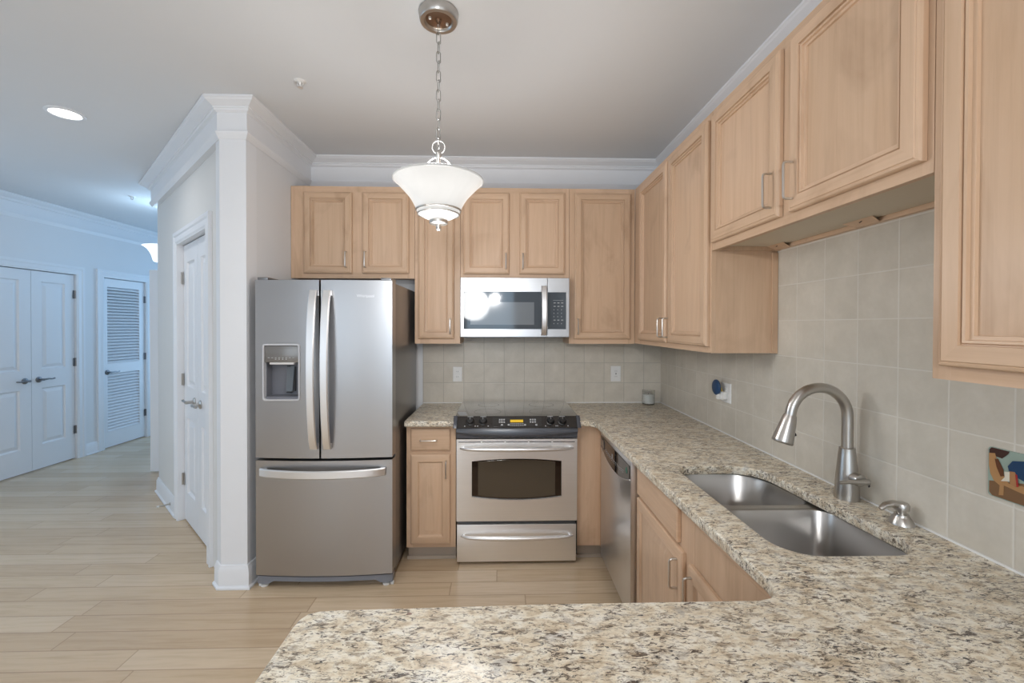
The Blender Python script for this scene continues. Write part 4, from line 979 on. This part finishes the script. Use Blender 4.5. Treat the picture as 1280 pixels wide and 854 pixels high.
# ------------------------------------------------------------------ outlets, plug-in, plate, candle, door stop
def outlet(f, a0, a1, b0, b1, c, label, decora, mat=WHITEP):
    am, bm_ = (a0+a1)/2, (b0+b1)/2
    t = thing('outlet', label, 'outlet', f.p(am, bm_, c), 'wall outlets')
    obj('cover_plate', G().rects(f, a0, a1, b0, b1, [(0, c+0.0005), (0, c+0.003), (0.003, c+0.006)], cap0=True), [mat, mat], t, smooth=20)
    if decora:
        obj('receptacle', G().fbox(f, am-0.017, am+0.017, bm_-0.033, bm_+0.033, c+0.0062, c+0.0082), mat, t, bev=0.001)
        g = G()
        for s in (-1, 1): g.fbox(f, am-0.007, am-0.005, bm_+s*0.02-0.004, bm_+s*0.02+0.004, c+0.0083, c+0.0086).fbox(f, am+0.005, am+0.007, bm_+s*0.02-0.004, bm_+s*0.02+0.004, c+0.0083, c+0.0086)
        g.fbox(f, am-0.005, am+0.005, bm_-0.005, bm_-0.001, c+0.0083, c+0.0088).fbox(f, am-0.005, am+0.005, bm_+0.001, bm_+0.005, c+0.0083, c+0.0088)
        obj('slots', g, DKGREY, t, smooth=0)
    else:
        for s in (-1, 1):
            r = obj('receptacle', G().loops([rr(f, am-0.016, am+0.016, bm_+s*0.020-0.014, bm_+s*0.020+0.014, 0.010, c+q) for q in (0.0055, 0.0075)], False, True), mat, t)
            obj('slots', G().fbox(f, am-0.007, am-0.005, bm_+s*0.020-0.003, bm_+s*0.020+0.005, c+0.0076, c+0.0079).fbox(f, am+0.005, am+0.007, bm_+s*0.020-0.003, bm_+s*0.020+0.005, c+0.0076, c+0.0079), DKGREY, r, smooth=0)
    return t
outlet(FBK, -0.359, -0.288, 1.073, 1.187, 0.008, 'white duplex outlet on the back tiles left of the range', False)
outlet(FBK, 0.857, 0.934, 1.073, 1.193, 0.008, 'white rectangular-socket outlet on the back tiles near the candle corner', True)
outlet(FRT, -2.385, -2.290, 1.082, 1.190, 0.008, 'white outlet on the right wall tiles holding the blue plug-in', True)
outlet(FD, 1.030, 1.105, 0.405, 0.525, 0.03, 'white outlet low on the diagonal pantry wall', False)
pf = thing('air_freshener', 'blue disc plug-in night light in the right wall outlet', 'plug-in', FRT.p(-2.37, 1.135, 0.02))
obj('plug_body', G().loops([rr(FRT, -2.375, -2.318, 1.098, 1.142, 0.010, q) for q in (0.0172, 0.040)], True, True).fbox(FRT, -2.372, -2.345, 1.098, 1.128, 0.040, 0.052), WHITEP, pf, bev=0.002)
obj('stalk', G().tube([FRT.p(-2.345, 1.140, 0.030), FRT.p(-2.350, 1.160, 0.034), FRT.p(-2.362, 1.163, 0.042)], 0.005, 8), plain('yellow_plastic', (0.45, 0.32, 0.08), 0.4), pf)
obj('blue_disc', G().lathe([(0.040, 0.0), (0.0425, 0.003), (0.0425, 0.008), (0.036, 0.013), (0.012, 0.015)], FRT.p(-2.372, 1.162, 0.044), FRT.n, 32), BLUEP, pf, smooth=40)

cn = thing('candle', 'white candle in a clear glass tumbler in the counter corner', 'candle', (1.125, 3.235, SLAB1+0.0005))
cz0 = SLAB1+0.0008
obj('glass_jar', G().lathe([(0.040, 0), (0.045, 0.003), (0.045, 0.108), (0.0425, 0.108), (0.0415, 0.010), (0.002, 0.009)], (1.125, 3.235, cz0), Z, 32, True, True), GLASS, cn, smooth=50)
obj('wax', G().lathe([(0.0405, 0.0105), (0.0405, 0.076), (0.036, 0.077), (0.004, 0.076)], (1.125, 3.235, cz0), Z, 32), plain('candle_wax', (0.85, 0.85, 0.82), 0.5), cn, smooth=50)
obj('wick', G().tube([(1.125, 3.235, cz0+0.076), (1.126, 3.235, cz0+0.086)], 0.0012, 6), BLACK, cn)

# picture tile leaning out of frame at the right
FT = Fr((XR-0.0085, 1.063, 0), (0, -1, 0), (-1, 0, 0))
pt = thing('picture_plaque', 'small glossy plaque painted with a laden camel on the right wall tiles', 'picture', FT.p(0.08, 1.074, 0))
g = G().loops([rr(FT, 0, 0.165, 1.074, 1.198, 0.008, q) for q in (0.0005, 0.004)], True, True)
obj('plaque', g, plain('plaque_sky', (0.30, 0.38, 0.33), 0.18, 0, 0.5, 0.12), pt)
def pic(name, pts, colr, c):
    obj(name, G().prism([FT.p(1.063-y, z, c) for y, z in pts], FT.n*0.0004), plain('paint_'+name, colr, 0.25, 0, 0.5, 0.25), pt, smooth=0)
pic('painted_ground', [(1.060, 1.111), (0.99, 1.128), (0.90, 1.125), (0.90, 1.076), (1.053, 1.076), (1.060, 1.083)], (0.20, 0.11, 0.055), 0.0042)
pic('painted_tree', [(1.060, 1.190), (1.055, 1.1965), (1.017, 1.1965), (1.019, 1.190), (1.032, 1.175), (1.044, 1.176), (1.050, 1.181), (1.060, 1.176)], (0.055, 0.025, 0.02), 0.0047)
pic('painted_camel', [(1.0605, 1.181), (1.047, 1.184), (1.044, 1.171), (1.039, 1.155), (1.025, 1.131), (1.017, 1.118), (0.99, 1.122), (0.94, 1.120), (0.92, 1.10), (0.94, 1.10), (0.99, 1.104), (1.027, 1.110), (1.028, 1.085), (1.038, 1.082), (1.036, 1.107), (1.049, 1.115), (1.057, 1.131), (1.060, 1.151)], (0.42, 0.23, 0.10), 0.0052)
pic('painted_shadow', [(1.047, 1.17), (1.040, 1.172), (1.028, 1.148), (1.027, 1.133), (1.034, 1.130), (1.043, 1.151)], (0.12, 0.045, 0.02), 0.0057)
pic('painted_pack', [(1.016, 1.150), (1.002, 1.150), (0.998, 1.132), (1.003, 1.115), (1.014, 1.118)], (0.40, 0.20, 0.09), 0.0057)
pic('painted_cloth', [(1.026, 1.145), (1.015, 1.147), (1.015, 1.124), (1.033, 1.119), (1.025, 1.131)], (0.74, 0.68, 0.56), 0.0062)
pic('painted_blue_bundle', [(1.019, 1.160), (1.009, 1.176), (0.985, 1.182), (0.95, 1.175), (0.94, 1.14), (0.97, 1.13), (0.998, 1.138), (1.004, 1.151), (1.016, 1.149)], (0.015, 0.05, 0.12), 0.0062)
pic('painted_strap', [(1.003, 1.146), (0.999, 1.146), (0.996, 1.118), (1.000, 1.116)], (0.35, 0.03, 0.03), 0.0067)

ds = thing('door_stop', 'spring door stop on the diagonal wall baseboard', 'door stop', FD.p(1.20, 0.06, 0.046))
obj('spring', G().lathe([(0.012, 0.0), (0.012, 0.004), (0.0055, 0.006), (0.0055, 0.07)], FD.p(1.20, 0.06, 0.0465), DN, 12), NICKEL, ds)
obj('rubber_tip', G().lathe([(0.008, 0.0703), (0.009, 0.074), (0.009, 0.082), (0.006, 0.085)], FD.p(1.20, 0.06, 0.0465), DN, 12), WHITEP, ds)
